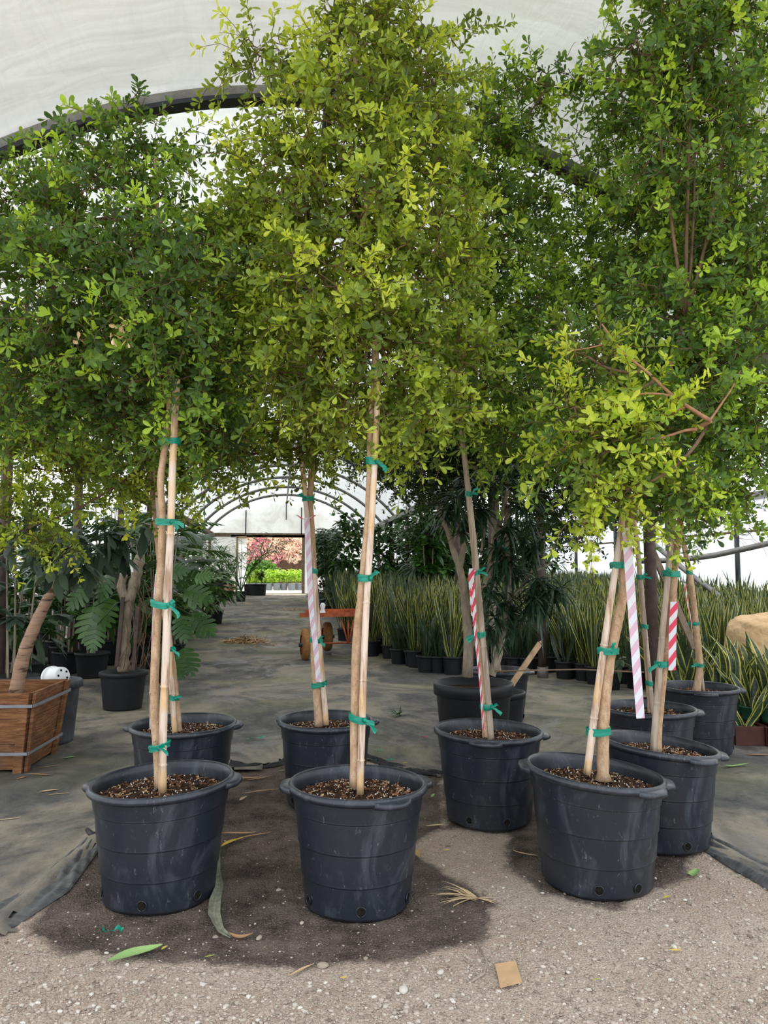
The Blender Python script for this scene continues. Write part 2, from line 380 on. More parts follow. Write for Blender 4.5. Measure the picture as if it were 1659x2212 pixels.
me = bpy.data.meshes.new('floor'); fill(me, np.stack([XX.ravel(), YY.ravel(), zz], -1), np.full(len(fi), 4), fi.ravel(), np.zeros(len(fi)), True, M['floor'])
at = me.attributes.new('wet', 'FLOAT', 'POINT'); at.data.foreach_set('value', wetv.astype(np.float32))
fl = bpy.data.objects.new('floor', me); COL.objects.link(fl); fl['kind'] = 'structure'
# bright paved yard beyond the far door
mb = MB(); mb.smooth = False; z = gz(YE)
mb.add([(-16, YE+.1, z+.02), (16, YE+.1, z+.02), (16, 60, gz(60)+.02), (-16, 60, gz(60)+.02)], [(0, 1, 2, 3)]); struct('trim_1', mb, M['outside'])

# ---- ground cloth: one big sheet with a ragged, folded front edge
edge_px = [(-420, 2330), (-150, 2130), (8, 2030), (60, 1975), (115, 1925), (160, 1880), (222, 1828), (300, 1700), (400, 1680), (500, 1672), (570, 1668), (625, 1640), (760, 1640), (800, 1648), (860, 1662), (950, 1680), (1100, 1640), (1300, 1640),
           (1450, 1720), (1512, 1825), (1565, 1862), (1659, 1915), (1800, 1985), (2100, 2140)]
eg = np.array(gpoly(edge_px))
cx_ = np.concatenate([np.arange(-14, -3.2, .5), np.arange(-3.2, 5.2, .03), np.arange(5.2, 15, .5)]); cy_ = np.concatenate([np.arange(1.5, 6.8, .03), np.arange(6.8, YE, .5)])
CXg, CYg = np.meshgrid(cx_, cy_); PP = np.stack([CXg.ravel(), CYg.ravel()], -1)
poly = np.vstack([eg, [(14.5, 2), (14.5, YE), (-13.8, YE), (-13.8, 2)]])
dd = polydist(PP, poly)
wob = .02*np.sin(PP[:, 0]*23)+.02*np.sin(PP[:, 1]*31+PP[:, 0]*9)
zc = np.array([gz(y) for y in PP[:, 1]])+.010+np.where((dd < .5) & (PP[:, 1] < 6.5), .016*np.exp(-((dd-.06)/.05)**2)+.008*np.sin(dd*42+PP[:, 0]*1.5)*np.exp(-dd/.22)+.004*np.sin(PP[:, 0]*3.1)*np.sin(PP[:, 1]*4), 0)
zc = np.maximum(zc, np.array([gz(y) for y in PP[:, 1]])+.004)
m1, m2 = len(cx_), len(cy_); inside = (dd+wob > 0)
quads = [(j*m1+i, j*m1+i+1, (j+1)*m1+i+1, (j+1)*m1+i) for j in range(m2-1) for i in range(m1-1)]
quads = np.array(quads); keep = inside[quads].all(1); quads = quads[keep]
used = np.unique(quads); remap = -np.ones(len(PP), int); remap[used] = np.arange(len(used))
me = bpy.data.meshes.new('ground_cloth'); fill(me, np.stack([PP[:, 0], PP[:, 1], zc], -1)[used], np.full(len(quads), 4), remap[quads].ravel(), np.zeros(len(quads)), True, M['cloth'])
o = bpy.data.objects.new('ground_cloth', me); COL.objects.link(o); o['label'] = 'worn grey woven weed cloth covering the floor behind the front row of pots'; o['category'] = 'ground cloth'
# loose folded flaps along its edge
def flap(px, w, label, seed, hgt=.03, mat='fold'):
    r = np.random.default_rng(seed); p = np.array([ground(x, y) for x, y in px]); t = np.linspace(0, len(p)-1, 90)
    c = np.stack([np.interp(t, np.arange(len(p)), p[:, k]) for k in range(3)], -1)
    tan = nrm(np.gradient(c, axis=0)); sd = np.cross(tan, UP); k = 26
    q = np.linspace(0, 1, k); ww = np.interp(t, np.arange(len(p)), w)
    v = np.zeros((90, k, 3))
    for j in range(k):
        v[:, j] = c+sd*(ww*q[j])[:, None]
        v[:, j, 2] = .014+hgt*(abs(math.sin(q[j]*9+.4)))*(.6+.4*np.sin(t*1.7+q[j]*4))*math.sin(math.pi*min(1, q[j]*1.0+.02)) + .004*np.sin(t*9+q[j]*20)
    v[:, 0, 2] = .012; v[:, -1, 2] = .006
    mb = MB(); f = [(i*k+j, i*k+j+1, (i+1)*k+j+1, (i+1)*k+j) for i in range(89) for j in range(k-1)]
    mb.add(v.reshape(-1, 3), f); single('cloth_flap', mb, M[mat], label, 'ground cloth', v[45, k//2]*np.array([1, 1, 0]))
flap([(-260, 2060), (-60, 1985), (60, 1925), (120, 1870), (170, 1830), (215, 1790)], [.25, .24, .2, .17, .13, .06], 'bare grey flap of ground cloth running to the left edge of the photo', 1, .018)
flap([(1505, 1795), (1560, 1825), (1659, 1870), (1800, 1930), (2100, 2060)], [.08, .16, .22, .28, .3], 'crumpled dark folded cloth edge right of the rear right pot', 2, .05)
flap([(500, 1655), (540, 1658), (590, 1652), (640, 1635)], [.05, .09, .08, .06], 'short black cloth fold between the left pots and the middle rear pot', 3, .045, 'fold_black')
flap([(795, 1640), (850, 1655), (910, 1668), (960, 1676)], [.04, .07, .07, .05], 'rumpled black cloth edge between the front middle pot and the right rear pot', 4, .04, 'fold_black')

# ---- roofs
def roof(cx, y0=1.8, y1=YE):
    mb = MB(); ar = arch(cx, 48, .03); Y = np.arange(y0, y1+.01, .1525)
    ph = ((Y-4.96)/3.05) % 1.0
    v = []
    for y, p in zip(Y, ph):
        sag = .07*math.sin(math.pi*p)
        a = ar.copy(); a[:, 1] -= sag*(.4+.6*np.abs(np.linspace(-1, 1, 48))); a[:, 1] += .010*np.sin(np.arange(48)*1.9+y*1.1)+.008*np.sin(np.arange(48)*.8+y*7)
        v.append(np.stack([a[:, 0], np.full(48, y), a[:, 1]], -1))
    v = np.array(v); m = len(Y)
    mb.add(v.reshape(-1, 3), [(i*48+j, i*48+j+1, (i+1)*48+j+1, (i+1)*48+j) for i in range(m-1) for j in range(47)])
    o = struct('ceiling', mb, M['film_clear']); o.data.materials.append(M['film']); o.data.materials.append(M['film_mid'])
    mi = np.repeat(np.where(Y[:-1] < 4.95, 1, 2).astype(np.int32), 47) if cx == BC else np.zeros((m-1)*47, np.int32)
    o.data.polygons.foreach_set('material_index', mi); return o
for cx in (BC, BC+2*HW, BC-2*HW): roof(cx)
# long side walls of the outer bays and the far end wall
def sidewall(name, x):
    mb = MB(); Y = np.arange(-1.6, YE+.01, .15); Z = np.linspace(-.02, EAVE+.05, 14)
    v = [[(x+.03*math.sin(y*2.2)+.02*math.sin(y*5.1+z*3), y, z+gz(y)*(1-z/3.3)) for z in Z] for y in Y]
    mb.add(np.array(v).reshape(-1, 3), [(i*14+j, i*14+j+1, (i+1)*14+j+1, (i+1)*14+j) for i in range(len(Y)-1) for j in range(13)])
    struct(name, mb, M['film_wall'])
sidewall('wall_right', BC+3*HW+.12); sidewall('wall_left', BC-3*HW-.12)
dl, dr = atY(511, 1300, YE)[0], atY(652, 1300, YE)[0]; dtop = atY(590, 1160, YE)[2]
wl, wr_ = atY(451, 1300, YE)[0], atY(485, 1300, YE)[0]
mb = MB(); mb.smooth = False; zb = gz(YE)-.05
def panel(x0, x1, z0, z1, y=YE):
    mb.add([(x0, y, z0), (x1, y, z0), (x1, y, z1), (x0, y, z1)], [(0, 1, 2, 3)])
for cx in (BC, BC+2*HW, BC-2*HW):
    ar = arch(cx, 40, .03)
    for i in range(39):
        mb.add([(ar[i, 0], YE, EAVE-.06), (ar[i+1, 0], YE, EAVE-.06), (ar[i+1, 0], YE, ar[i+1, 1]), (ar[i, 0], YE, ar[i, 1])], [(0, 1, 2, 3)])
panel(-10.2, dl, zb, EAVE-.05); panel(dr, 10.8, zb, EAVE-.05); panel(dl, dr, dtop, EAVE-.05)
struct('wall_back', mb, M['film_end'])
# frame of the far doorway, lintel, gable studs
mb = MB(); mb.smooth = False
def beam(x0, z0, x1, z1, w=.05, y=YE-.08):
    a, b = np.array([x0, y, z0]), np.array([x1, y, z1]); d = b-a; L = np.linalg.norm(d); d /= L
    mb.box((a+b)/2, d*L/2, np.cross(d, [0, 1, 0])*w, np.array([0, .04, 0]))
beam(dr+.05, zb, dr+.05, EAVE, .07); beam(-3.2, EAVE-.02, 3.7, EAVE-.02, .09); beam(dl-.3, dtop+.03, dr+.1, dtop+.03, .06)
beam(wl, zb, wl, EAVE, .06); beam(wl-.35, zb, wl-.35, EAVE, .05); beam(wl, 2.0+zb, wr_, 2.0+zb, .035)
for zz_ in (1.2, 1.6, 2.0, 2.4): beam(wl-.35, zb+zz_, wl, zb+zz_, .02)
struct('trim_2', mb, M['wood_grey'])
mb = MB(); mb.smooth = False
for px in (531, 651): 
    x = atY(px, 1150, YE)[0]; beam(x, EAVE, x, EAVE+1.35-.25*abs(x-BC)**1.3*.4, .025)
x = BC; beam(x, EAVE+.7, x, EAVE+1.55, .02)
struct('trim_3', mb, M['steel_dark'])
# white sliding door leaf pushed to the left of the opening
t = thing('sliding_door', 'white film door panel in an orange-brown timber frame at far doorway', 'door', (dl, YE-.25, gz(YE)))
mb = MB(); mb.smooth = False; x1 = atY(533, 1200, YE)[0]; panel(dl, x1, gz(YE)+.02, dtop-.05, YE-.25); part('door_panel', mb, M['film_wall'], t)
mb = MB(); mb.smooth = False
beam(dl, zb+.05, dl, dtop, .045, YE-.28); beam(dl, dtop-.03, x1, dtop-.03, .045, YE-.28); part('door_frame', mb, M['wood_pale'], t)

# ---- hoops, ridge pipes, gutters, posts
def hoop(cx, y, r=.028, name='roof_hoop', mat='steel', label='', n=30, grp=None):
    ar = arch(cx, n, -.03); mb = MB()
    mb.tube(np.stack([ar[:, 0], np.full(n, y), ar[:, 1]], -1), r, 8)
    return single(name, mb, M[mat], label, 'greenhouse hoop', (cx, y, EAVE), grp)
# the near hoop is a deep dark channel with a pale strip above it
ar = arch(BC, 60, -.05); t = thing('roof_arch', 'dark steel arch channel spanning the roof just above the tree crowns', 'greenhouse arch', (BC, 4.96, EAVE))
mb = MB(); mb.smooth = False
ro, ri = arch(BC, 60, .0), arch(BC, 60, -.095)
for i in range(59):
    q = [(ri[i], 4.93), (ri[i+1], 4.93), (ro[i+1], 4.93), (ro[i], 4.93), (ri[i], 5.0), (ri[i+1], 5.0), (ro[i+1], 5.0), (ro[i], 5.0)]
    mb.add([(a[0], y, a[1]) for a, y in q], [(0, 1, 2, 3), (5, 4, 7, 6), (0, 4, 5, 1), (3, 2, 6, 7)])
lo, li = arch(BC, 60, -.07), arch(BC, 60, -.098)
for i in range(59):
    mb.add([(a[0], y, a[1]) for a, y in [(li[i], 4.89), (li[i+1], 4.89), (lo[i+1], 4.89), (lo[i], 4.89), (li[i], 4.93), (li[i+1], 4.93), (lo[i+1], 4.93), (lo[i], 4.93)]], [(0, 1, 2, 3), (0, 4, 5, 1), (3, 2, 6, 7)])
part('channel', mb, M['steel_dark'], t)
mb = MB(); s0, s1 = arch(BC, 60, -.012), arch(BC, 60, -.012)
for i in range(59):
    mb.add([(s0[i, 0], 4.87, s0[i, 1]-.01), (s0[i+1, 0], 4.87, s0[i+1, 1]-.01), (s0[i+1, 0], 4.93, s0[i+1, 1]-.03), (s0[i, 0], 4.93, s0[i, 1]-.03)], [(0, 1, 2, 3)])
part('sheet_batten', mb, plain('grey_batten', (.6, .6, .6), .6), t, 'pale grey strip')
k_ = 0; ordn = ['second', 'third', 'fourth', 'fifth', 'sixth', 'seventh', 'eighth', 'ninth', 'tenth', 'eleventh']
for y in HOOPS:
    if 5 < y < YE-.5:
        hoop(BC, y, .026+.0008*y, label=f'thin grey steel roof hoop of the central bay, {ordn[k_]} arch counted from the front'); k_ += 1
for y in HOOPS[3:9]:
    hoop(BC+2*HW, y, .03, label='thin grey steel roof hoop of the right hand bay', grp='roof hoops of the right bay', n=20)
    if y > 8: hoop(BC-2*HW, y, .03, label='thin grey steel roof hoop of the left hand bay', grp='roof hoops of the left bay', n=20)
mb = MB(); mb.tube([(BC+.02, 1.8, EAVE+RISE-.12), (BC+.02, YE-.1, EAVE+RISE-.12)], .032, 8); single('ridge_pipe', mb, M['steel_dark'], 'long dark ridge pipe running under the roof towards the far door', 'pipe', (BC, 5, EAVE+RISE))
for x, lab, mt in ((BC-HW, 'dirty brown gutter beam along the left side of the central bay', 'wood_grey'), (BC+HW, 'grey gutter beam carried by the row of posts on the right', 'steel'),
               (BC+3*HW, 'grey eave beam at the top of the white right side wall', 'steel'), (BC-3*HW, 'grey eave beam at the top of the far left side wall', 'steel')):
    mb = MB(); mb.smooth = False; mb.box((x, (YE-1.6)/2, EAVE-.02), (.15, 0, 0), (0, (YE+1.6)/2, 0), (0, 0, .07)); single('roof_gutter', mb, M[mt], lab, 'gutter', (x, 5, EAVE))
mb = MB(); mb.tube([(BC+3*HW, -1, 2.38), (BC+3*HW, YE, 2.42)], .03, 6); mb2 = mb; single('wall_rail', mb2, M['wood_grey'], 'upper horizontal rail on the white right side wall', 'rail', (BC+3*HW, 10, 2.38))
xr = BC+3*HW-.1
mb = MB(); mb.tube([atD(1380, 1212, 16.5), atD(1460, 1210, 16), atD(1540, 1200, 15.5), atD(1620, 1183, 15), atD(1760, 1150, 14)], .06, 8); single('curtain_roll', mb, M['steel'], 'rolled curtain pipe sagging across the white wall at right', 'pipe', atD(1540, 1200, 15.5))
mb = MB(); mb.tube([atD(1400, 1165, 15), atD(1490, 1240, 14), atD(1570, 1300, 13)], .05, 8); single('brace_pipe', mb, M['steel'], 'grey diagonal brace pipe leaning behind the rear right tree', 'pipe', atD(1570, 1300, 13))

def post(x, y, label, r=.055, cat='post', grp=None, mat='post_rust', ztop=EAVE-.08):
    t = thing('support_post', label, cat, (x, y, gz(y)), grp); mb = MB(); z0 = gz(y)
    mb.tube([(x, y, z0), (x, y, ztop)], r, 14); part('column', mb, M[mat], t)
    mb = MB(); mb.tube([(x, y, z0+.005), (x, y, z0+.16)], r+.018, 14); part('base_sleeve', mb, M['steel'], t)
rl = ['nearest rusty brown post of the right row, behind the striped ribbon', 'rusty brown post right of the multi-stemmed shrub', 'slim post hidden mostly behind the multi-stemmed shrub', 'grey-brown post standing just left of the multi-stemmed shrub trunk',
      'third post left of the multi-stemmed shrub, among snake plants', 'fourth post left of the shrub, among snake plants', 'fifth post left of the shrub, far among snake plants', 'sixth and thin post left of the shrub, far back', 'farthest post of the right hand row']
for (y, lb) in zip((7.0, 10.15, 12.6, 15.1, 18.3, 21.3, 24.5, 27.6, 30.7), rl): post(BC+HW, y, lb, .06)
for (y, lb) in zip((8.7, 11.67, 14.7, 17.8, 20.9, 24, 27), ('dark post behind the leaning palm-like trunk at far left', 'rusty brown post behind the upturned white pot', 'brown post of the left row, third from the front', 'brown post of the left row, fourth from the front', 'brown post of the left row, fifth from the front', 'brown post of the left row, sixth from the front', 'brown post of the left row, seventh from the front')):
    post(BC-HW+.1, y, lb, .06)
for k, y in enumerate((6.5, 9.5, 12.5, 15.55, 18.6, 21.7, 24.8)):
    post(BC+3*HW-.2, y, 'grey post in front of the white right side wall', .055, grp='posts along the right side wall', mat='steel_dark')
for k, y in enumerate((11, 14, 17, 20)):
    post(BC-3*HW+.2, y, 'grey post in front of the left side wall', .055, grp='posts along the left side wall', mat='steel_dark')

# ============================================================ POTTED SHADE TREES (the subject)
def rosettes(P, A, L, K=5, tone=None, r=rng, spread=(.55, 1.45), ratio=.235):
    """leaf whorls: P (n,3) centres, A (n,3) axes, L (n,) leaf lengths -> verts, quads/tris arrays, tones"""
    n = len(P); A = nrm(A); ref = np.where(np.abs(A[:, 2:3]) > .9, np.array([[1., 0, 0]]), np.array([[0, 0, 1.]]))
    U = nrm(np.cross(A, ref)); V = np.cross(A, U)
    ph = (np.arange(K)[None]*2*math.pi/K+r.uniform(0, 6.28, (n, 1))+r.normal(0, .25, (n, K)))
    th = r.uniform(spread[0], spread[1], (n, K))
    d = np.cos(th)[..., None]*A[:, None]+np.sin(th)[..., None]*(np.cos(ph)[..., None]*U[:, None]+np.sin(ph)[..., None]*V[:, None])
    up = A[:, None]-(A[:, None]*d).sum(-1, keepdims=True)*d; up = nrm(up); s = np.cross(d, up)
    s = nrm(s+up*r.normal(0, .35, (n, K, 1))); up = np.cross(s, d)
    ll = (L[:, None]*r.uniform(.62, 1.12, (n, K)))[..., None, None]
    tpl = np.array([(0, 0, 0), (.30, -.36, .0), (.30, .36, .0), (.60, -.90, .03), (.60, .90, .03), (.87, -.74, .02), (.87, .74, .02), (1.0, 0, -.06), (.6, 0, -.08)])
    a, b, c = tpl[:, 0], tpl[:, 1]*ratio, tpl[:, 2]
    P = P[:, None]+A[:, None]*(r.uniform(-.012, .012, (n, K, 1))*(L/.05)[:, None, None])
    b = b[None, None, :]*r.uniform(.82, 1.15, (n, K, 1))
    v = P[:, :, None]+ll*(a[None, None, :, None]*d[:, :, None]+b[..., None]*s[:, :, None]+c[None, None, :, None]*up[:, :, None])
    v = v.reshape(-1, 9, 3); kp = r.random(n*K) > .14; v = v[kp].reshape(-1, 3); N = int(kp.sum()); base = (np.arange(N)*9)[:, None]
    idx = (base+np.array([[0, 1, 3, 8, 0, 8, 4, 2, 8, 3, 5, 7, 8, 7, 6, 4]])).ravel()
    lens = np.full(N*4, 4)
    tn = np.repeat(np.clip(np.repeat(tone, K)[kp]+r.normal(0, .07, N), 0, 1), 4)
    return v, lens, idx, tn

def foliage(name, root, mat, P, A, L, tone, K=5, **kw):
    v, lens, idx, tn = rosettes(P, A, L, K, tone, **kw)
    me = bpy.data.meshes.new(name); fill(me, v-wloc(root), lens, idx, tn, False, M[mat])
    o = bpy.data.objects.new(name, me); COL.objects.link(o); o.parent = root; return o

def smooth_path(px, D, n=24):
    """px list of (x, y[, extra depth]) -> smooth world path"""
    p = np.array([atD(q[0], q[1], D+(q[2] if len(q) > 2 else 0)) for q in px]); t = np.linspace(0, len(p)-1, n)
    out = []
    for u in t:
        i = min(int(u), len(p)-2); w = u-i; p0, p1, p2, p3 = p[max(i-1, 0)], p[i], p[i+1], p[min(i+2, len(p)-1)]
        out.append(.5*((2*p1)+(-p0+p2)*w+(2*p0-5*p1+4*p2-p3)*w*w+(-p0+3*p1-3*p2+p3)*w**3))
    return np.array(out)

DENS = 4.3
def roofz(x):
    return EAVE+RISE-RR+np.sqrt(np.maximum(RR**2-(np.asarray(x)-BC)**2, .1))
def crown(root, lobes, D, leader, seed, mat, density=1.0, leafL=(.036, .060), twig_mat='twig', tone0=.38, K=5, droop=.25):
    """lobes: (px, py, rx_px, ry_px[, dz, weight]) seen at depth D; leader: world path of the stem inside the crown"""
    r = np.random.default_rng(seed); tw = MB(); PP_, AA_, LL_, TT_ = [], [], [], []
    for lb in lobes:
        px, py, rx, ry = lb[:4]; dd_ = lb[4] if len(lb) > 4 else 0.0; wgt = lb[5] if len(lb) > 5 else 1.0
        for _ in range(40):
            c = atD(px, py-ry*.75, D+dd_)
            if c[2] > roofz(c[0])-.12: dd_ -= .04
            else: break
        c = atD(px, py, D+dd_); sc = (D+dd_)/F_PX; ax, az = rx*sc, ry*sc; ay = min((ax+az)/2, .62)
        j = np.argmin(np.linalg.norm(leader-c, axis=1)+.6*np.maximum(0, leader[:, 2]-(c[2]))); s0 = leader[j]
        # main limb
        mid = (s0*.5+c*.5)+np.array([0, 0, -.06])+r.normal(0, .03, 3); t = np.linspace(0, 1, 10)[:, None]
        limb = (1-t)**2*s0+2*t*(1-t)*mid+t**2*c; tw.tube(limb, np.linspace(.010, .005, 10), 6)
        nodes = list(limb[4:]); 
        vol = ax*ay*az; ns = int(DENS*density*wgt*(14+vol*420*(1 if vol < .15 else (.15/vol)**.35)))
        qd = nrm(r.normal(0, 1, (ns, 3))); rad = r.uniform(.12, 1.0, ns)**.42
        q = c+qd*rad[:, None]*np.array([ax, ay, az])*0.92
        # rotate ellipsoid axes into the camera's right/forward frame
        loc = (q-c); q = c+loc[:, :1]*RGT+loc[:, 1:2]*FWD+loc[:, 2:3]*UP
        order = np.argsort(rad)
        for k in order:
            nd = np.array(nodes); dist = np.linalg.norm(nd-q[k], axis=1); b = nd[np.argmin(dist)]
            if len(nodes) < 400: nodes.append(q[k])
            m_ = (b+q[k])/2+r.normal(0, .015, 3)-np.array([0, 0, .01]); tw.tube([b, m_, q[k]], [.0035, .003, .0022], 3, caps=False)
            out = nrm((q[k]-c)/np.array([ax, ax, az])**1.0)
            d = nrm(out*.8+r.normal(0, .55, 3)+UP*.10); L = r.uniform(.10, .26)*(1.0 if rad[k] < .8 else r.uniform(.8, 1.5)); m = max(2, int(L/.042)); u = np.linspace(0, 1, m+1)[:, None]
            sp = q[k]+d*L*u+np.array([0, 0, -droop])*L*u**2+r.normal(0, .006, (m+1, 3)); tw.tube(sp, np.linspace(.0022, .0012, m+1), 3, caps=False)
            ptone = np.clip(tone0-.06+r.normal(0, .15)+(r.uniform(.3, .45) if r.random() < .2 else 0), .02, 1)
            tan = nrm(np.gradient(sp, axis=0))
            PP_.append(sp); AA_.append(nrm(tan*.9+UP*.35+r.normal(0, .35, (m+1, 3)))); LL_.append(r.uniform(*leafL, m+1)); TT_.append(np.clip(ptone+.10*u[:, 0]+r.normal(0, .05, m+1), 0, 1))
    P, A, L, T = np.concatenate(PP_), np.concatenate(AA_), np.concatenate(LL_), np.concatenate(TT_)
    keep = (P[:, 2] > .5) & (P[:, 2] < roofz(P[:, 0])-.07) & (np.abs(P[:, 0]-BC) < HW-.05); P, A, L, T = P[keep], A[keep], L[keep], T[keep]
    part('branches', tw, M[twig_mat], root); foliage('foliage', root, mat, P, A, L, T, K, r=r)
    return len(P)*K

def pot_parts(root, c, R, H, seed, tilt=(0, 0), handles=(0.0,), squash=1.0, holes=(-1.57, -.5, -2.6), mat='pot', soil_drop=.07, ridges=True, chips=900):
    """big ribbed nursery container standing at c; handle/hole angles are measured from world +x"""
    r = np.random.default_rng(seed); rb = R*.80
    def warp(v, a):
        h = v[..., 2:3]/H; ph = r.uniform(0, 6.28)
        k = 1+squash*.022*np.sin(2*a+ph)[None, :, None]*h
        v = v.copy(); v[..., :2] *= k; v[..., 2] += (tilt[0]*v[..., 0]+tilt[1]*v[..., 1])*np.clip((v[..., 2]/H-.25)/.75, 0, 1)
        v[..., 2] += np.where(v[..., 2] < .03, .004*np.sin(a*3+ph)[None], 0); return v
    st = r.bit_generator.state
    lev = [.275, .535, .79] if ridges else []
    zz_ = [.02/H]+lev+[.93]; r1 = R-.006
    def rad(z):
        k = sum(1 for l in lev if z > l*H); n_ = len(lev); tot = r1-rb; stp = .0048
        z0, z1 = zz_[k]*H, zz_[k+1]*H; ta = (tot-n_*stp)/(n_+1); return rb+k*(ta+stp)+ta*min(1, max(0, (z-z0)/(z1-z0)))
    pr = [(0.02, .012), (rb-.02, .010), (rb-.006, .004), (rb, .016)]
    for k in range(len(zz_)-1):
        za, zb_ = zz_[k]*H, zz_[k+1]*H
        for f_ in (.004, .04, .09, .5, .91, .96, .998): z = za+(zb_-za)*f_; pr.append((rad(z)-(.001 if (f_ == .998 and k < len(lev)) else 0)+(.001 if (f_ == .004 and k) else 0), z))
    pr += [(R+.002, .935*H), (R+.014, .95*H), (R+.016, .975*H), (R+.008, .99*H), (R+.006, H), (R-.004, H+.001), (R-.012, .985*H), (R-.018, .93*H), (R-.026, .80*H), (R-.03, .7*H)]
    mb = MB(); mb.lathe(pr, 96, c, warp=warp); body = part('container', mb, M[mat], root)
    r.bit_generator.state = st; ph0 = r.uniform(0, 6.28)
    def onrim(a, rr, z):
        k = 1+squash*.022*math.sin(2*a+ph0)*(z/H); x, y = rr*k*math.cos(a), rr*k*math.sin(a)
        return np.array([x, y, z+(tilt[0]*x+tilt[1]*y)*min(1, max(0, (z/H-.25)/.75))])+c
    for ha in handles:
        mb = MB(); aa = np.linspace(-.30, .30, 15); p = []
        for a in aa:
            e = max(0, 1-(abs(a)/.30)**3); p.append([onrim(ha+a, R+.012+q[0]*e, H*.955+q[1]) for q in ((0, .014), (.034, .012), (.042, -.006), (.034, -.014), (.0, -.016))])
        p = np.array(p); mb.add(p.reshape(-1, 3), [(i*5+j, i*5+j+1, (i+1)*5+j+1, (i+1)*5+j) for i in range(14) for j in range(4)]); part('handle', mb, M[mat], body)
    for ha in holes:
        mb = MB(); z0 = .052; rr = rad(z0)+.0035; ctr = onrim(ha, rr, z0); n_ = np.array([math.cos(ha), math.sin(ha), .02]); t_ = np.array([-math.sin(ha), math.cos(ha), 0]); k = 18
        an = np.arange(k)*2*math.pi/k; ring = ctr+.019*(np.cos(an)[:, None]*t_+np.sin(an)[:, None]*UP)-n_*.0
        mb.add(np.vstack([ring, ctr-n_*.001]), [(i, (i+1) % k, k) for i in range(k)], 0); part('drain_hole', mb, M['hole'], body)
        mb = MB(); rg = ctr+.021*(np.cos(an)[:, None]*t_+np.sin(an)[:, None]*UP); mb.tube(np.vstack([rg, rg[:2]]), .0028, 5, caps=False); part('hole_rim', mb, M[mat], body)
    # soil surface with bark chips and perlite
    zs = H-soil_drop; rs = R-.022; mb = MB(); nr, na = 14, 56; v = [np.array([0, 0, zs+.012])]
    for i in range(1, nr+1):
        for j in range(na):
            a = j*2*math.pi/na; q = rs*i/nr; x, y = q*math.cos(a), q*math.sin(a)
            v.append(np.array([x, y, zs+(tilt[0]*x+tilt[1]*y)*.6+.014*(1-(i/nr)**2)+r.normal(0, .0045)]))
    f = [(0, 1+j, 1+(j+1) % na) for j in range(na)]+[(1+(i-1)*na+j, 1+i*na+j, 1+i*na+(j+1) % na, 1+(i-1)*na+(j+1) % na) for i in range(1, nr) for j in range(na)]
    mb.add(np.array(v)+c, f); part('soil', mb, M['soil'], root)
    mb = MB(); mb.smooth = False
    for _ in range(chips):
        a = r.uniform(0, 6.28); q = rs*.97*math.sqrt(r.random()); x, y = q*math.cos(a), q*math.sin(a); z_ = zs+(tilt[0]*x+tilt[1]*y)*.6+.014*(1-(q/rs)**2)+.004
        white = r.random() < .30; e = nrm(r.normal(0, 1, 3)*[1, 1, .35]); g = nrm(np.cross(e, r.normal(0, 1, 3))); h = np.cross(e, g)
        if white: s1 = s2 = s3 = r.uniform(.0011, .0024); tn = r.uniform(.93, 1)
        else: s1, s2, s3 = r.uniform(.004, .016), r.uniform(.0015, .004), r.uniform(.001, .002); tn = r.uniform(0, .75) if r.random() < .9 else r.uniform(.75, .9)
        mb.box(c+np.array([x, y, z_]), e*s1, g*s2, h*s3, tn)
    part('mulch', mb, M['chips'], root, kind='stuff')
    return zs

def band(root, at_, ra, rb_, w=.034, seed=0, tail=1, mat='tape', nm='tie', tl=.07):
    """green tape band wound round the stem and the stake; at_ = midpoint, ra = half length sideways, rb_ = half depth"""
    r = np.random.default_rng(seed); body = MB(); k = 28; an = np.arange(k)*2*math.pi/k
    sl = r.normal(0, .15); prof = []
    for s_ in (-.5, -.17, .17, .5):
        rr_ = 1+.03*r.normal()*(abs(s_) < .3); ring = at_+RGT*ra*np.cos(an)[:, None]*rr_+FWD*rb_*np.sin(an)[:, None]*rr_+UP*(w*s_*r.uniform(.85, 1.1)+sl*ra*np.cos(an)[:, None]+.0015*np.sin(3*an+s_*5)[:, None]); prof.append(ring)
    v = np.array(prof); body.add(v.reshape(-1, 3), [(i*k+j, i*k+(j+1) % k, (i+1)*k+(j+1) % k, (i+1)*k+j) for i in range(3) for j in range(k)])
    if tail:
        kn = at_+RGT*ra*.75*tail-FWD*rb_*.9
        for q in range(2):
            d = nrm(RGT*tail*r.uniform(.5, 1)+UP*r.uniform(-.6, 1.1)-FWD*.2); L = tl*r.uniform(.5, 1.1); t = np.linspace(0, 1, 6)[:, None]
            p = kn+d*L*t+np.array([0, 0, -.3])*L*t**2+r.normal(0, .0015, (6, 3)); body.strip(p, nrm(np.cross(d, FWD)+r.normal(0, .2, 3)), np.linspace(.004, w*.36, 6), cols=2, fold=.3)
        body.tube([kn-UP*w*.35, kn, kn+UP*w*.35], [.004, .009, .004], 8)
    return part(nm, body, M[mat], root)

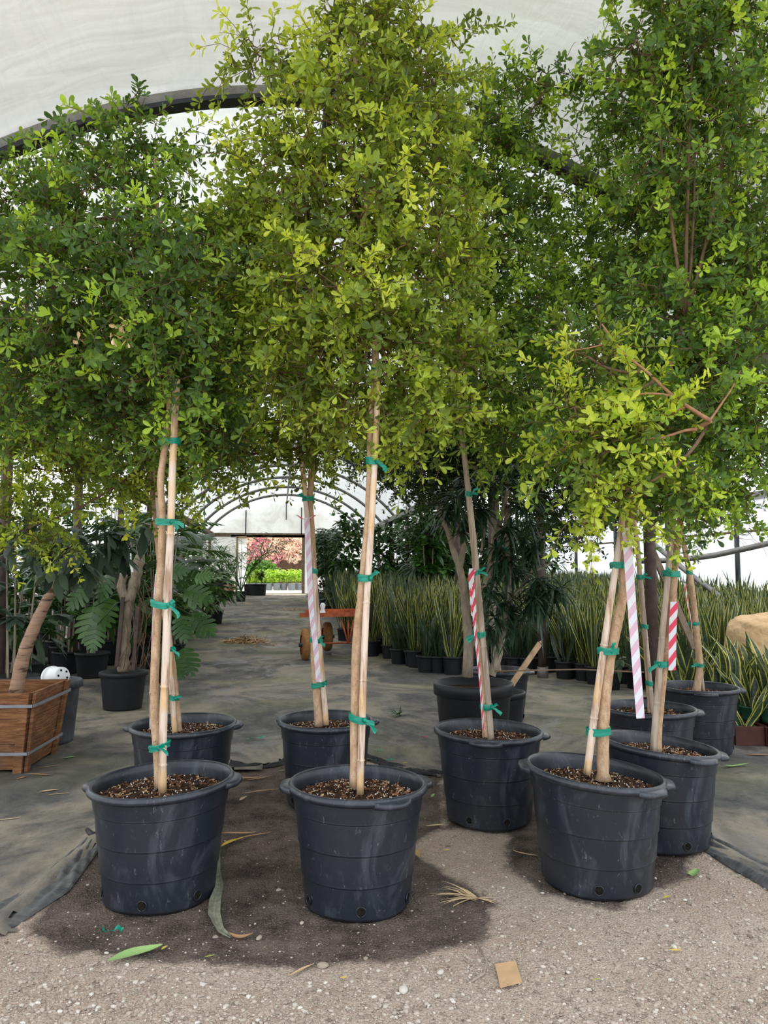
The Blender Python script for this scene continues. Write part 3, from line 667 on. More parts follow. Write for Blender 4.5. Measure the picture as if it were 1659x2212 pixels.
def ribbon(root, px, D, w, mat, twist=0.0, label=None):
    """striped flagging tape hanging along px"""
    p = smooth_path(px, D, 44)-FWD*.0; m = len(p); tw = np.linspace(0, twist, m)
    sd = RGT[None]*np.cos(tw)[:, None]+FWD[None]*np.sin(tw)[:, None]; hw = np.full(m, w/2); n = 3
    k = np.linspace(-1, 1, n); v = p[:, None]+k[None, :, None]*sd[:, None]*hw[:, None, None]+(np.abs(k)[None, :, None]*.0015)*FWD
    f = [(i*n+j, i*n+j+1, (i+1)*n+j+1, (i+1)*n+j) for i in range(m-1) for j in range(n-1)]
    mb = MB(); mb.add(v.reshape(-1, 3), f); o = part('striped_ribbon', mb, M[mat], root, label)
    uv = o.data.uv_layers.new(name='UVMap'); ln = np.concatenate([[0], np.cumsum(np.linalg.norm(np.diff(p, axis=0), axis=1))])
    co = np.stack([np.tile((k+1)/2, m), np.repeat(ln, n)], -1); li = np.zeros(len(o.data.loops), np.int32); o.data.loops.foreach_get('vertex_index', li)
    uv.data.foreach_set('uv', co[li].astype(np.float32).ravel()); return o

STK = []
def stake(root, px, D, r0, mat='bamboo', name='bamboo_stake', label=None, seed=0):
    p = smooth_path(px, D, 60); STK.append((p, r0)); r = np.random.default_rng(seed); L = np.concatenate([[0], np.cumsum(np.linalg.norm(np.diff(p, axis=0), axis=1))])
    nodes = np.arange(r.uniform(.1, .3), L[-1], .36); pts, rad = [], []
    for s in np.sort(np.concatenate([np.linspace(0, L[-1], 40), nodes-.006, nodes, nodes+.006, nodes+.012])):
        if 0 <= s <= L[-1]:
            pts.append([np.interp(s, L, p[:, k]) for k in range(3)]); rad.append(r0*(1+(.16 if np.min(np.abs(nodes-s)) < .002 else (-.03 if np.min(np.abs(nodes-s)) < .013 else 0)))*(1-.12*s/L[-1]))
    mb = MB(); mb.tube(pts, rad, 12); return part(name, mb, M[mat], root, label)

def trunk(root, px, D, r0, r1, mat='bark', n=40, seed=0, name='trunk', knots=6):
    p = smooth_path(px, D, n); r = np.random.default_rng(seed); rad = np.linspace(r0, r1, n)*(1+.05*r.normal(0, 1, n)); rad[0] *= 1.25; rad[1] *= 1.1
    mb = MB(); mb.tube(p, rad, 14)
    for _ in range(knots):
        i = r.integers(4, n-4); a = r.uniform(3.4, 6); d = RGT*math.cos(a)+FWD*math.sin(a)
        mb.tube([p[i]+d*rad[i]*.85, p[i]+d*rad[i]*1.12], [rad[i]*.38, rad[i]*.2], 8)
    part(name, mb, M[mat], root); return p

def tree(D, cpx, base_y, R, H, label, seed, lobes, tpx, tr, leaf, leader_from, tilt=(0, 0), ties=(), stakes=(), ribbons=(), handles=(2.9, -.3), holes=(-1.7, -.6, -2.75),
         density=1.0, tone=.38, leafL=(.036, .060), K=5, soil_drop=.07, mat='bark', chips=700, tw='twig', droop=.25, pin=None):
    pb = atD(cpx, base_y, D); c = np.array([pb[0], pb[1], 0.0]); c[2] = 0.0 if D < 4.0 or True else 0
    root = thing('potted_tree', label, 'potted tree', c)
    c2 = c+np.array([0, 0, .012 if D > 4.0 else .002])
    pot_parts(root, c2, R, H, seed, tilt, handles, 1.0, holes, soil_drop=soil_drop, chips=chips)
    lead = trunk(root, tpx, D, tr[0], tr[1], mat, 60, seed)
    i0 = int(len(lead)*leader_from)
    STK.clear()
    for k, (px, r0, mt, *dz) in enumerate(stakes): stake(root, px, D+(dz[0] if dz else -.02), r0, mt, seed=seed+k)
    for k, (x, y, ra, tail) in enumerate(ties):
        z = atD(x, y, D)[2]; pts = [(lead, (tr[0]+(tr[1]-tr[0])*min(1, max(0, np.interp(z, lead[:, 2], np.linspace(0, 1, len(lead)))))))]+[(q, r0) for q, r0 in STK if q[:, 2].max() > z > q[:, 2].min()]
        pp = [(np.array([np.interp(z, q[:, 2], q[:, 0]), np.interp(z, q[:, 2], q[:, 1]), z]), r0) for q, r0 in pts]
        us = [(p_@RGT, p_@FWD, r0) for p_, r0 in pp]; u0, u1 = min(u-r0 for u, f, r0 in us), max(u+r0 for u, f, r0 in us); f0, f1 = min(f-r0 for u, f, r0 in us), max(f+r0 for u, f, r0 in us)
        ctr_ = RGT*(u0+u1)/2+FWD*(f0+f1)/2+UP*z; band(root, ctr_, (u1-u0)/2*1.08+.003, (f1-f0)/2*1.15+.004, .033, seed*10+k, tail)
    for rb_ in ribbons: ribbon(root, *rb_)
    n = crown(root, lobes, D, lead[i0:], seed, leaf, density, leafL, tone0=tone, K=K, droop=droop, twig_mat=tw)
    return root, n

NL = 0
# A: front left
r_, n = tree(3.59, 347, 1860, .315, .525, 'front left shade tree in a scuffed black ribbed pot with a white-based bamboo stake', 11,
    [(230, 470, 190, 170, 0), (310, 300, 100, 80, 0, .6), (120, 620, 190, 170, .1), (370, 600, 160, 180, -.1), (250, 760, 210, 150, .1), (60, 820, 160, 130, .2), (430, 800, 110, 130, .1), (300, 880, 150, 70, .25), (40, 480, 100, 120, .2), (460, 930, 70, 70, .2)],
    [(346, 1700), (338, 1600), (333, 1500), (339, 1350), (347, 1220), (351, 1120), (347, 1040), (357, 960), (366, 880), (366, 780), (352, 640), (340, 480), (335, 340)], (.022, .012), 'leaf_green', .62,
    tilt=(.03, .01), ties=((367, 957, .034, 0), (362, 1129, .042, 1), (354, 1305, .044, 1), (342, 1608, .037, .3)),
    stakes=(([(351, 1712), (352, 1580), (358, 1430), (362, 1300), (369, 1130), (374, 980), (379, 880), (382, 820)], .0195, 'bamboo', -.05),), density=1.12, tone=.34, handles=(2.95, -.1), holes=(-1.72, -.75, -2.85))
NL += n
dp = MB(); n_ = 9; P_ = np.array([atD(x, y, 3.18) for x, y in ((262, 700), (268, 715), (245, 725), (275, 735), (258, 708), (170, 735), (268, 695), (240, 735), (272, 722))])
foliage('withered_leaves', r_, 'dry', P_, rng.normal(0, 1, (n_, 3)), np.full(n_, .045), np.full(n_, .58), 3)
# B: front middle
r_, n = tree(3.52, 773, 1870, .302, .53, 'tallest shade tree, front and centre between the two other front pots', 12,
    [(770, 110, 150, 110, 0), (560, 120, 80, 60, 0, .35), (890, 130, 120, 80, .1, .7), (700, 260, 150, 130, -.1), (860, 260, 150, 130), (615, 395, 120, 120, 0), (760, 430, 170, 140, -.1), (930, 420, 130, 140, .1), (560, 560, 120, 130, .1), (720, 620, 170, 140, -.15), (900, 600, 150, 140, 0), (790, 780, 190, 100, 0), (960, 790, 130, 110, .1), (640, 760, 120, 120, .1), (900, 900, 100, 50, 0, .7), (740, 880, 80, 50, .0, .5)],
    [(768, 1700), (767, 1560), (770, 1400), (781, 1280), (795, 1140), (800, 1020), (802, 900), (811, 800), (806, 700), (778, 620), (778, 520), (793, 430), (797, 330), (775, 220), (765, 90)], (.0235, .010), 'leaf_yellow', .55,
    tilt=(-.02, .0), ties=((804, 1000, .03, 1), (791, 1248, .040, 1), (779, 1550, .036, 1), (812, 798, .028, 0)),
    stakes=(([(778, 1715), (781, 1600), (786, 1440), (792, 1300), (803, 1120), (810, 980), (815, 880), (815, 800)], .0165, 'bamboo', -.04),), density=1.05, tone=.44, handles=(3.05, -1.15, .2), holes=(-1.62, -.55, -2.75))
NL += n
# C: front right
r_, n = tree(3.75, 1288, 1830, .330, .525, 'front right shade tree in a tilted-rim black pot, thick trunk beside a yellow bamboo stake', 13,
    [(1480, 840, 190, 150, 0), (1300, 960, 120, 90, -.25, .9), (1280, 760, 90, 90, -.15, .4), (1420, 1050, 130, 70, -.1), (1600, 760, 150, 170, .1), (1440, 680, 150, 130, .1), (1600, 920, 120, 110, 0), (1390, 940, 110, 80, -.2), (1560, 560, 150, 130, .1), (1590, 110, 150, 120, -.3), (1500, 330, 170, 150, -.2), (1400, 120, 130, 90, -.3, .7), (1500, 10, 140, 70, -.3)],
    [(1303, 1685), (1303, 1560), (1316, 1430), (1341, 1310), (1349, 1260), (1342, 1205), (1356, 1140), (1374, 1080), (1385, 1000), (1400, 900), (1440, 810), (1480, 690)], (.031, .013), 'leaf_green', .62,
    tilt=(-.10, .0), ties=((1340, 1221, .030, 0), (1318, 1405, .045, .1), (1291, 1578, .043, 0)),
    stakes=(([(1268, 1672), (1282, 1560), (1300, 1430), (1317, 1310), (1337, 1180), (1345, 1120), (1352, 1080)], .0185, 'bamboo', -.03),),
    ribbons=(([(1353, 1140, -.10), (1361, 1250, -.1), (1372, 1400, -.1), (1384, 1552, -.1)], 3.75, .046, 'ribbon_pink', .25, 'long faded pink and white ribbon'),), density=1.0, tone=.40, handles=(-1.1, -.35, 2.9), holes=(-1.95, -1.25), soil_drop=.08)
NL += n
c_lead = smooth_path([(1533, 908), (1480, 872), (1440, 840), (1400, 800)], 3.35, 12)
n = crown(r_, [(1300, 980, 110, 90, -.42, .7), (1400, 900, 90, 60, -.4, .45), (1270, 770, 80, 60, -.35, .3), (1330, 1060, 80, 40, -.4, .5), (1240, 880, 60, 50, -.4, .3)], 3.75, c_lead, 131, 'leaf_yellow', .8, (.038, .062), tone0=.62, K=5)
NL += n
for q_, (pl, ra, rb_) in enumerate([([(1534, 909), (1480, 875), (1445, 848), (1400, 805), (1345, 760), (1300, 700)], .011, .004), ([(1450, 855), (1400, 850), (1360, 860), (1300, 900)], .007, .002), ([(1478, 880), (1430, 900), (1370, 935)], .006, .002), ([(1533, 909), (1560, 870), (1580, 840), (1600, 800)], .006, .002), ([(1300, 745), (1270, 752), (1230, 758)], .004, .002), ([(1505, 928, .05), (1480, 930, .05), (1430, 945), (1380, 950)], .008, .004), ([(1400, 900, .42), (1440, 925, .32), (1490, 930, .12), (1535, 909)], .015, .011)]):
    mb = MB(); mb.tube(smooth_path(pl, 3.28, 16), np.linspace(ra, rb_, 16), 8); part('bare_branch', mb, M['twig_bare'], r_)
# D: behind the front left tree
r_, n = tree(4.85, 394, 1700, .330, .52, 'shade tree standing directly behind the front left pot, its stem leaning left', 14,
    [(170, 930, 170, 110, 0), (60, 1010, 130, 110, .1), (60, 1140, 80, 70, -.2, .7), (300, 1020, 130, 70, .1), (430, 1000, 90, 60, .1), (90, 800, 150, 140, .3), (260, 780, 150, 130, .3), (450, 700, 120, 170, .3), (480, 850, 90, 100, .2)],
    [(388, 1600), (380, 1520), (372, 1440), (358, 1330), (346, 1220), (336, 1120), (326, 1030), (316, 950), (300, 850), (290, 740)], (.026, .014), 'leaf_yellow', .7,
    ties=((374, 1399, .033, 1), (379, 1505, .035, 1), (341, 1237, .032, 0)),
    stakes=(([(378, 1590), (371, 1480), (365, 1380), (356, 1270), (346, 1150), (338, 1050), (332, 990)], .018, 'bamboo', -.04),),
    ribbons=(([(340, 1240, -.1), (335, 1320, -.1), (330, 1450, -.1), (327, 1575, -.1)], 4.85, .030, 'ribbon_pink', .9, 'faded striped ribbon seen edge on'),), density=.9, tone=.36, leafL=(.036, .060), handles=(3.05, .0), holes=(-.3, -2.9), tilt=(-.0, .0))
NL += n
# E: behind the front middle tree
r_, n = tree(4.93, 703, 1700, .305, .53, 'shade tree behind and left of the front middle pot, leaning left with a pink ribbon', 15,
    [(560, 720, 140, 130, 0), (600, 880, 130, 100, 0), (500, 560, 110, 130, .1), (700, 900, 90, 70, .1, .8), (520, 980, 100, 50, .1, .6), (470, 820, 90, 120, .2), (640, 620, 120, 120, .2), (680, 980, 60, 40, 0, .6), (520, 480, 80, 70, .1, .7)],
    [(690, 1568), (684, 1480), (679, 1380), (679, 1280), (674, 1170), (670, 1080), (674, 1000), (672, 930), (650, 820), (620, 680), (590, 520)], (.030, .014), 'leaf_yellow', .66,
    ties=((664, 1078, .034, -.6), (674, 1232, .026, 0), (683, 1383, .035, .6), (692, 1478, .032, .8)),
    stakes=(([(705, 1566), (698, 1480), (688, 1370), (680, 1260), (668, 1160), (658, 1060), (652, 980)], .018, 'bamboo', -.03),),
    ribbons=(([(662, 1118, -.12), (667, 1200, -.12), (672, 1310, -.12), (682, 1400, -.12), (688, 1473, -.12)], 4.93, .036, 'ribbon_pink', -.35, 'faded pink and white ribbon'),
             ([(640, 1112, -.1), (655, 1121, -.1), (668, 1120, -.1), (681, 1113, -.1)], 4.93, .016, 'ribbon_red', .2, 'red striped ribbon knotted round the stem')), density=.95, tone=.40, leafL=(.036, .060), handles=(2.6, -.0), holes=(-2.6, -.4))
NL += n
# F: right of centre
r_, n = tree(4.62, 1056, 1690, .318, .53, 'shade tree right of centre whose stem leans left, with a thin red striped ribbon', 16,
    [(1010, 330, 110, 110, 0), (1090, 230, 110, 80, 0, .7), (1180, 190, 100, 50, .1, .45), (1050, 480, 130, 120, 0), (980, 640, 120, 130, 0), (1100, 640, 120, 120, 0), (1040, 800, 140, 100, -.1), (1130, 830, 110, 110, .1), (1150, 420, 90, 90, .1, .55), (1130, 950, 90, 60, -.1, .7), (1040, 920, 70, 40, -.1, .5)],
    [(1051, 1600), (1043, 1480), (1034, 1360), (1028, 1240), (1018, 1130), (1006, 1010), (996, 920), (985, 820), (995, 700), (1015, 560), (1040, 380)], (.022, .012), 'leaf_green', .64,
    ties=((1018, 1069, .026, .7), (1030, 1237, .028, .8), (1037, 1370, .032, -.9), (1052, 1525, .032, 1)),
    stakes=(([(1062, 1602), (1054, 1500), (1045, 1400), (1034, 1280), (1024, 1170), (1012, 1060), (1000, 960), (990, 880)], .0185, 'bamboo_grey', -.03),),
    ribbons=(([(1026, 1232, -.08), (1020, 1255, -.1), (1024, 1330, -.1), (1030, 1400, -.1), (1038, 1480, -.1), (1045, 1578, -.1)], 4.62, .021, 'ribbon_red', 1.0, 'narrow red and white striped ribbon'),
             ([(1019, 1228, -.08), (1018, 1250, -.1), (1020, 1280, -.1), (1024, 1330, -.1)], 4.62, .034, 'ribbon_red', .2)), density=1.0, tone=.46, leafL=(.036, .060), handles=(-.25, -1.9), holes=(-1.45, -2.3), tilt=(-.02, 0))
NL += n
# G: behind the front right tree
r_, n = tree(4.25, 1428, 1740, .312, .53, 'shade tree right behind the front right pot, red striped ribbon end hanging beside its stem', 17,
    [(1420, 300, 140, 130, 0), (1330, 200, 100, 70, 0, .4), (1460, 160, 110, 90, 0), (1600, 420, 130, 160, .1), (1430, 500, 130, 130, .1), (1590, 1040, 90, 70, -.1, .7), (1500, 1080, 80, 50, -.1, .7), (1560, 620, 140, 130, .2)],
    [(1418, 1622), (1426, 1520), (1438, 1410), (1452, 1300), (1458, 1220), (1470, 1120), (1474, 1040), (1480, 900), (1490, 700), (1490, 450), (1500, 200)], (.025, .013), 'leaf_green', .5,
    ties=((1451, 1239, .035, -.5), (1426, 1433, .037, -1)),
    stakes=(([(1411, 1624), (1420, 1500), (1428, 1400), (1439, 1280), (1450, 1170), (1457, 1090)], .0185, 'bamboo_grey', -.03),),
    ribbons=(([(1457, 1300, -.06), (1454, 1350, -.06), (1453, 1400, -.06), (1452, 1448, -.06)], 4.25, .044, 'ribbon_red', .15, 'red and white striped ribbon end'),
             ([(1444, 1178, -.08), (1458, 1175, -.08), (1471, 1179, -.08)], 4.25, .020, 'ribbon_red', .1, 'red striped band')), density=1.0, tone=.38, leafL=(.036, .060), handles=(-.45, -1.3), holes=(-1.55, -.55), tilt=(-.10, 0))
NL += n
# H: third behind on the right
r_, n = tree(5.35, 1403, 1640, .312, .53, 'slim shade tree in the lowest-looking pot between the two rear right pots', 18,
    [(1250, 560, 100, 110, 0, .8), (1200, 720, 110, 110, 0), (1280, 860, 90, 100, .1), (1180, 900, 90, 110, .1), (1350, 650, 100, 110, .1), (1240, 380, 90, 80, 0, .22), (1330, 420, 70, 70, .1, .2)],
    [(1406, 1545), (1400, 1460), (1392, 1360), (1383, 1260), (1376, 1170), (1362, 1080), (1340, 960), (1310, 780), (1280, 580), (1260, 400)], (.020, .011), 'leaf_green', .55,
    ties=((1376, 1247, .026, .3), (1386, 1353, .026, 0), (1397, 1475, .028, 0)), stakes=(([(1411, 1545), (1402, 1450), (1393, 1350), (1384, 1250), (1377, 1160)], .015, 'bamboo_grey', -.03),), density=.9, tone=.46, leafL=(.036, .056), handles=(-.45,), holes=(-.6,), soil_drop=.06, chips=300)
NL += n
# I: rearmost right
r_, n = tree(6.32, 1509, 1570, .318, .53, 'rearmost right shade tree in a tall black ribbed pot beside the yellow-edged snake plants', 19,
    [(1560, 1130, 90, 40, 0, .5), (1480, 980, 110, 80, 0), (1600, 880, 130, 110, .2), (1280, 300, 100, 100, .2, .22), (1440, 760, 130, 120, .2), (1380, 560, 110, 130, .2, .8), (1200, 480, 90, 110, .2, .45)],
    [(1504, 1495), (1511, 1440), (1506, 1380), (1499, 1310), (1490, 1240), (1478, 1180), (1468, 1120), (1460, 1000), (1440, 820), (1400, 600), (1350, 380)], (.030, .015), 'leaf_green', .55,
    ties=((1485, 1236, .034, 0), (1502, 1347, .032, -1), (1508, 1437, .034, -1)), stakes=(([(1519, 1492), (1514, 1440), (1508, 1370)], .014, 'bamboo_grey', .02),), 
    ribbons=(([(1480, 1260, -.06), (1485, 1300, -.06), (1493, 1340, -.06), (1496, 1380, -.06)], 6.32, .016, 'ribbon_red', 1.2, 'thin red striped ribbon'),), density=.85, tone=.42, leafL=(.036, .056), handles=(-1.9, -.4), holes=(-.55, -1.6), chips=300)
NL += n
# K: dark crown behind the shrub
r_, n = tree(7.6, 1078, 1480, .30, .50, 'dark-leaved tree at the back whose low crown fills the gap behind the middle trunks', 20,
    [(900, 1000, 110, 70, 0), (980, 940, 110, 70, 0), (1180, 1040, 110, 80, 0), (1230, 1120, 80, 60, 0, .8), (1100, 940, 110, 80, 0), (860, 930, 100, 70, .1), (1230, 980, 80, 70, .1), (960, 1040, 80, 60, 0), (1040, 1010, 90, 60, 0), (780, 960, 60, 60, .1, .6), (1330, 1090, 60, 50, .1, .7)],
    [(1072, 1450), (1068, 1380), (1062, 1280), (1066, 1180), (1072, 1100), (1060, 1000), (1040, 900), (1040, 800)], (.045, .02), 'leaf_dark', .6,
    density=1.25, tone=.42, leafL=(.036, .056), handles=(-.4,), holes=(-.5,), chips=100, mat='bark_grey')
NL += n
print('leaves', NL)

# ============================================================ OTHER PLANTS AND THINGS
def blade(mb, base, d, L, w, tone, droop=.3, segs=6, fold=.25, up=UP, peak=.45, r=rng, tip=.02):
    """one long leaf blade"""
    d = nrm(d); t = np.linspace(0, 1, segs+1)[:, None]; p = base+d*L*t-np.array([0, 0, droop*L])*t**2
    side = nrm(np.cross(d, up)+1e-6); tt = t[:, 0]
    wd = w*np.sin(np.pi*np.clip(tt, 0, 1)**(math.log(.5)/math.log(peak)))**.8+w*tip
    mb.strip(p, side, wd, tone, fold=fold, cols=2)
def palmate(mb, base, d, L, n, w, tone, droop=.35, r=rng, arc=5.2, segs=4):
    """leaflets fanned out round the end of a stalk; d = direction the stalk points"""
    d = nrm(d); u = nrm(np.cross(d, UP)+1e-6); v = np.cross(u, d)
    for k in range(n):
        a = (k-(n-1)/2)*arc/n; q = nrm(u*math.sin(a)+(d*.75-v*.25)*math.cos(a)+d*.15)
        blade(mb, base, q, L*(1-.12*abs(k-(n-1)/2)/n*2)*r.uniform(.9, 1.1), w, float(np.clip(tone+r.normal(0, .08), 0, 1)), droop, segs, .2)
def small_pot(root, c, R, H, mat='pot_plain', n=28, ribs=False, name='container', rim=.012, soil=True):
    mb = MB(); rb = R*.82
    def warp(v, a):
        v = v.copy()
        if ribs: v[..., :2] *= (1+.012*np.sign(np.sin(a*14)))[None, :, None]
        return v
    mb.lathe([(.01, .003), (rb, .003), (rb+.003, .02), (R*.97, H*.86), (R*.98, H*.88), (R+rim, H*.885), (R+rim, H*.98), (R+rim*.5, H), (R-.006, H), (R-.014, H*.85)], n, c, warp=warp if ribs else None)
    part(name, mb, M[mat], root)
    if soil:
        mb = MB(); k = 18; a = np.arange(k)*2*math.pi/k; z = H*.87
        mb.add([(c[0], c[1], c[2]+z+.01)]+[(c[0]+(R-.012)*math.cos(q), c[1]+(R-.012)*math.sin(q), c[2]+z) for q in a], [(0, 1+i, 1+(i+1) % k) for i in range(k)]); part('soil', mb, M['soil'], root)

# ---- snake plants
def snake_plant(label, R, H, n, L, w, seed, margin, group=None, potmat='pot_plain', spread=.28, ribs=True):
    """margin: tone of the leaf edge (0 = plain dark leaf, 1 = yellow edge)"""
    r = np.random.default_rng(seed); t = thing('snake_plant', label, 'snake plant', (0, 0, 0), group); small_pot(t, np.zeros(3), R, H, potmat, ribs=ribs)
    mb = MB()
    for k in range(n):
        a = r.uniform(0, 6.28); q = R*.7*math.sqrt(r.random()); b = np.array([q*math.cos(a), q*math.sin(a), H*.85])
        out = np.array([math.cos(a), math.sin(a), 0])*spread*(.3+q/R)*r.uniform(.3, 1.3)+r.normal(0, .06, 3)*[1, 1, 0]
        LL = L*r.uniform(.6, 1.08); segs = 9; t_ = np.linspace(0, 1, segs+1)[:, None]; tw = r.uniform(-.9, .9)
        p = b+(out+UP)*LL*t_+out*LL*.25*t_**2+np.stack([.012*np.sin(t_[:, 0]*6+a), .012*np.cos(t_[:, 0]*5+a), 0*t_[:, 0]], -1)
        f0 = r.uniform(0, 3.14); an = f0+tw*t_[:, 0]; sd = np.stack([np.cos(an), np.sin(an), 0*an], -1); tt = t_[:, 0]
        wd = w*r.uniform(.8, 1.15)*np.clip(np.interp(tt, [0, .1, .55, .8, .93, 1], [.55, .7, 1, .75, .35, .03]), 0, 1)
        e = .70 if margin > 0 else .9
        kk = np.array([-1, -e, 0, e, 1]); nn = nrm(np.cross(nrm(np.gradient(p, axis=0)), sd))
        v = p[:, None]+kk[None, :, None]*sd[:, None]*wd[:, None, None]-(1-np.abs(kk))[None, :, None]*nn[:, None]*wd[:, None, None]*.28
        f = [(i*5+j, i*5+j+1, (i+1)*5+j+1, (i+1)*5+j) for i in range(segs) for j in range(4)]
        tn = [margin*r.uniform(.6, 1) if j in (0, 3) else 0 for i in range(segs) for j in range(4)]
        mb.add(v.reshape(-1, 3), f, tn)
    part('leaves', mb, M['sans'], t); return t
GA = 'snake plants massed in the bed on the right'
LY = 'tall yellow-edged snake plant inside the dense bed on the right'; LD = 'dark green snake plant inside the dense bed on the right'
yel = [snake_plant(LY, .14, .26, 15, .98, .034, 100+k, .85, GA) for k in range(4)]
drk = [snake_plant(LD, .14, .25, 13, .66, .032, 200+k, .0, GA, spread=.38) for k in range(3)]
tal = [snake_plant(LD, .14, .27, 13, 1.15, .028, 300+k, .12, GA) for k in range(2)]
usedp = set()
def place(proto_list, k, loc, rot, label=None, group=None, scale=1.0):
    p = proto_list[k % len(proto_list)]
    if id(p) not in usedp:
        usedp.add(id(p)); p.location = tuple(loc); p.rotation_euler = (0, 0, rot); p.scale = (scale,)*3
        if label: p['label'] = label
        return p
    return dup(p, loc, rot, scale, label, group)
r = np.random.default_rng(5)
# front edge: single plants one can point at
front = [(862, 1437, 'first'), (893, 1442, 'second'), (922, 1455, 'third'), (950, 1456, 'fourth'), (982, 1458, 'fifth'), (1112, 1458, 'sixth'), (1146, 1460, 'seventh'), (1227, 1470, 'ninth'), (1277, 1468, 'tenth'), (1325, 1472, 'eleventh')]
for k, (px, py, w_) in enumerate(front):
    g = g2(px, py); c = g+FWD*.14
    place(drk, k, c, r.uniform(0, 6), f'dark green snake plant in front row of the bed, {w_} pot from the left')
for k, (px, py) in enumerate([(817, 1388), (742, 1386), (775, 1384)]):
    place(yel, k, g2(px, py)+FWD*.14, r.uniform(0, 6), ['yellow-edged snake plant at the left corner of the bed, behind the front middle stem', 'snake plant with yellow edges just behind the rusty cart', 'snake plant with yellow edges right of the cart wheels'][k])
# the mass of the bed (every plant its own object up to the limit)
spots = []
y = 10.75
while y < 24:
    x = 1.75+.10*r.normal()+ (0 if y > 13.6 else 1.1*(13.6-y)/2.9*.55)
    x0 = x
    while x < 10.2:
        c = np.array([x+r.normal(0, .03), y+r.normal(0, .04)]); 
        D_ = depth([c[0], c[1], 0]); px = CX+F_PX*(c[0]*_c-c[1]*_s)/D_
        if px < 1720: spots.append((c[0], c[1]))
        x += .37
    y += .40
near_ = [s for s in spots if s[1] < 10.75+.4*13]; 
near_ = near_[:270]; far_ = spots[len(near_):]
for k, (x, y) in enumerate(near_):
    u = r.random(); tall = y > 14.5
    pl = drk if (y < 11.4 and u < .75) else (tal if (u < .12 or (y > 15 and u < .4)) else yel)
    place(pl, int(r.integers(0, 4)), (x, y, gz(y)), r.uniform(0, 6.28), scale=r.uniform(.9, 1.12))
# right-hand nearer part of the bed
k = 0
for yy in (7.9, 8.3, 8.7, 9.1, 9.5, 9.9, 10.3):
    xx = 4.15+(0 if yy > 9 else .6)
    while xx < 9.5:
        D_ = depth([xx, yy, 0]); px = CX+F_PX*(xx*_c-yy*_s)/D_
        if px < 1740 and len(near_)+k < 296+40:
            pl = drk if (yy < 9.2 and r.random() < .6) else yel
            place(pl, int(r.integers(0, 4)), (xx+r.normal(0, .03), yy+r.normal(0, .03), 0), r.uniform(0, 6.28), scale=.95); k += 1
        xx += .42
# far rest of the bed: one object nobody could count
mb = MB(); rr = np.random.default_rng(9)
for (x, y) in far_+[(rr.uniform(1.8, 10), rr.uniform(22, 30)) for _ in range(260)]:
    ylw = rr.random() < .35
    for q in range(9):
        a = rr.uniform(0, 6.28); b = np.array([x+.1*math.cos(a), y+.1*math.sin(a), gz(y)+.2]); d = nrm(np.array([math.cos(a)*.18, math.sin(a)*.18, 1])+rr.normal(0, .07, 3))
        L = rr.uniform(.8, 1.2); p = np.array([b, b+d*L*.5, b+d*L*.85, b+d*L]); sd = nrm(np.array([math.cos(a*3), math.sin(a*3)*.4, 0])); wd = np.array([.022, .03, .018, .001])
        for e, tn in ((-1, .8*ylw), (1, 0)):
            v = np.concatenate([p-sd*wd[:, None]*(.2 if e > 0 else 1), p+sd*wd[:, None]*(1 if e > 0 else -.2)]); mb.add(v, [(i, i+1, 5+i, 4+i) for i in range(3)], tn)
single('snake_plant_bed', mb, M['sans'], 'blurred mass of snake plant leaves at the far end of the bed', 'snake plants', (5, 23, gz(23)), kind='stuff')

# bright yellow-edged short plants in trays at the right edge
short = [snake_plant('short broad snake plant with bright yellow edges at right edge', .085, .13, 9, .42, .036, 400+k, 1.0, 'short yellow-edged snake plants at the right edge', 'green_pot', .55, False) for k in range(3)]
sp = [(1500, 1560, 7.5), (1560, 1545, 7.2), (1600, 1540, 7.1), (1640, 1540, 7.0), (1575, 1530, 7.6), (1622, 1528, 7.5), (1668, 1530, 7.3), (1540, 1520, 7.9), (1590, 1515, 8.0), (1650, 1515, 7.9), (1480, 1520, 8.0), (1470, 1550, 7.5), (1610, 1570, 6.8), (1655, 1570, 6.7), (1690, 1545, 6.9), (1440, 1530, 7.9)]
for k, (px, py, D_) in enumerate(sp):
    p = atD(px, 1234, D_); p[2] = .16
    place(short, k, p, r.uniform(0, 6), scale=1.0+.15*(k % 3), group='short yellow-edged snake plants at the right edge')
gp = snake_plant('snake plant in a small green pot at the left end of the red-brown tray', .075, .12, 7, .36, .032, 431, 1.0, None, 'green_pot', .5, False); gp.location = tuple(np.array(list(atD(1597, 1234, 6.62)[:2])+[.035]))
def tray(px0, px1, D0, label, h=.155, depth_=.9):
    a, b = atD(px0, 1234, D0), atD(px1, 1234, D0); a[2] = b[2] = .012; t = thing('planter_tray', label, 'tray', a); ux = nrm(b-a); L = np.linalg.norm(b-a); uy = np.cross(UP, ux)
    for nm, c0, e in (('front_board', a+ux*L/2, (ux*L/2, uy*.011)), ('back_board', a+ux*L/2+uy*depth_, (ux*L/2, uy*.011)), ('side_board', a+uy*depth_/2, (uy*(depth_/2-.012), ux*.011)), ('side_board', a+ux*L+uy*depth_/2, (uy*(depth_/2-.012), ux*.011))):
        mb = MB(); mb.smooth = False; mb.box(c0+UP*h/2, e[0], e[1], UP*h/2); part(nm, mb, M['maroon'], t)
    mb = MB(); mb.smooth = False; mb.box(a+ux*L/2+uy*depth_/2+UP*.01, ux*(L/2-.012), uy*(depth_/2-.012), UP*.01); part('tray_floor', mb, M['maroon'], t)
tray(1575, 1641, 6.50, 'red-brown planter tray right of the rearmost black pot'); tray(1645, 1740, 6.45, 'red-brown planter tray cut off by the right edge of the photo')
tray(1440, 1570, 7.1, 'red-brown planter tray hidden behind the rearmost black pot')

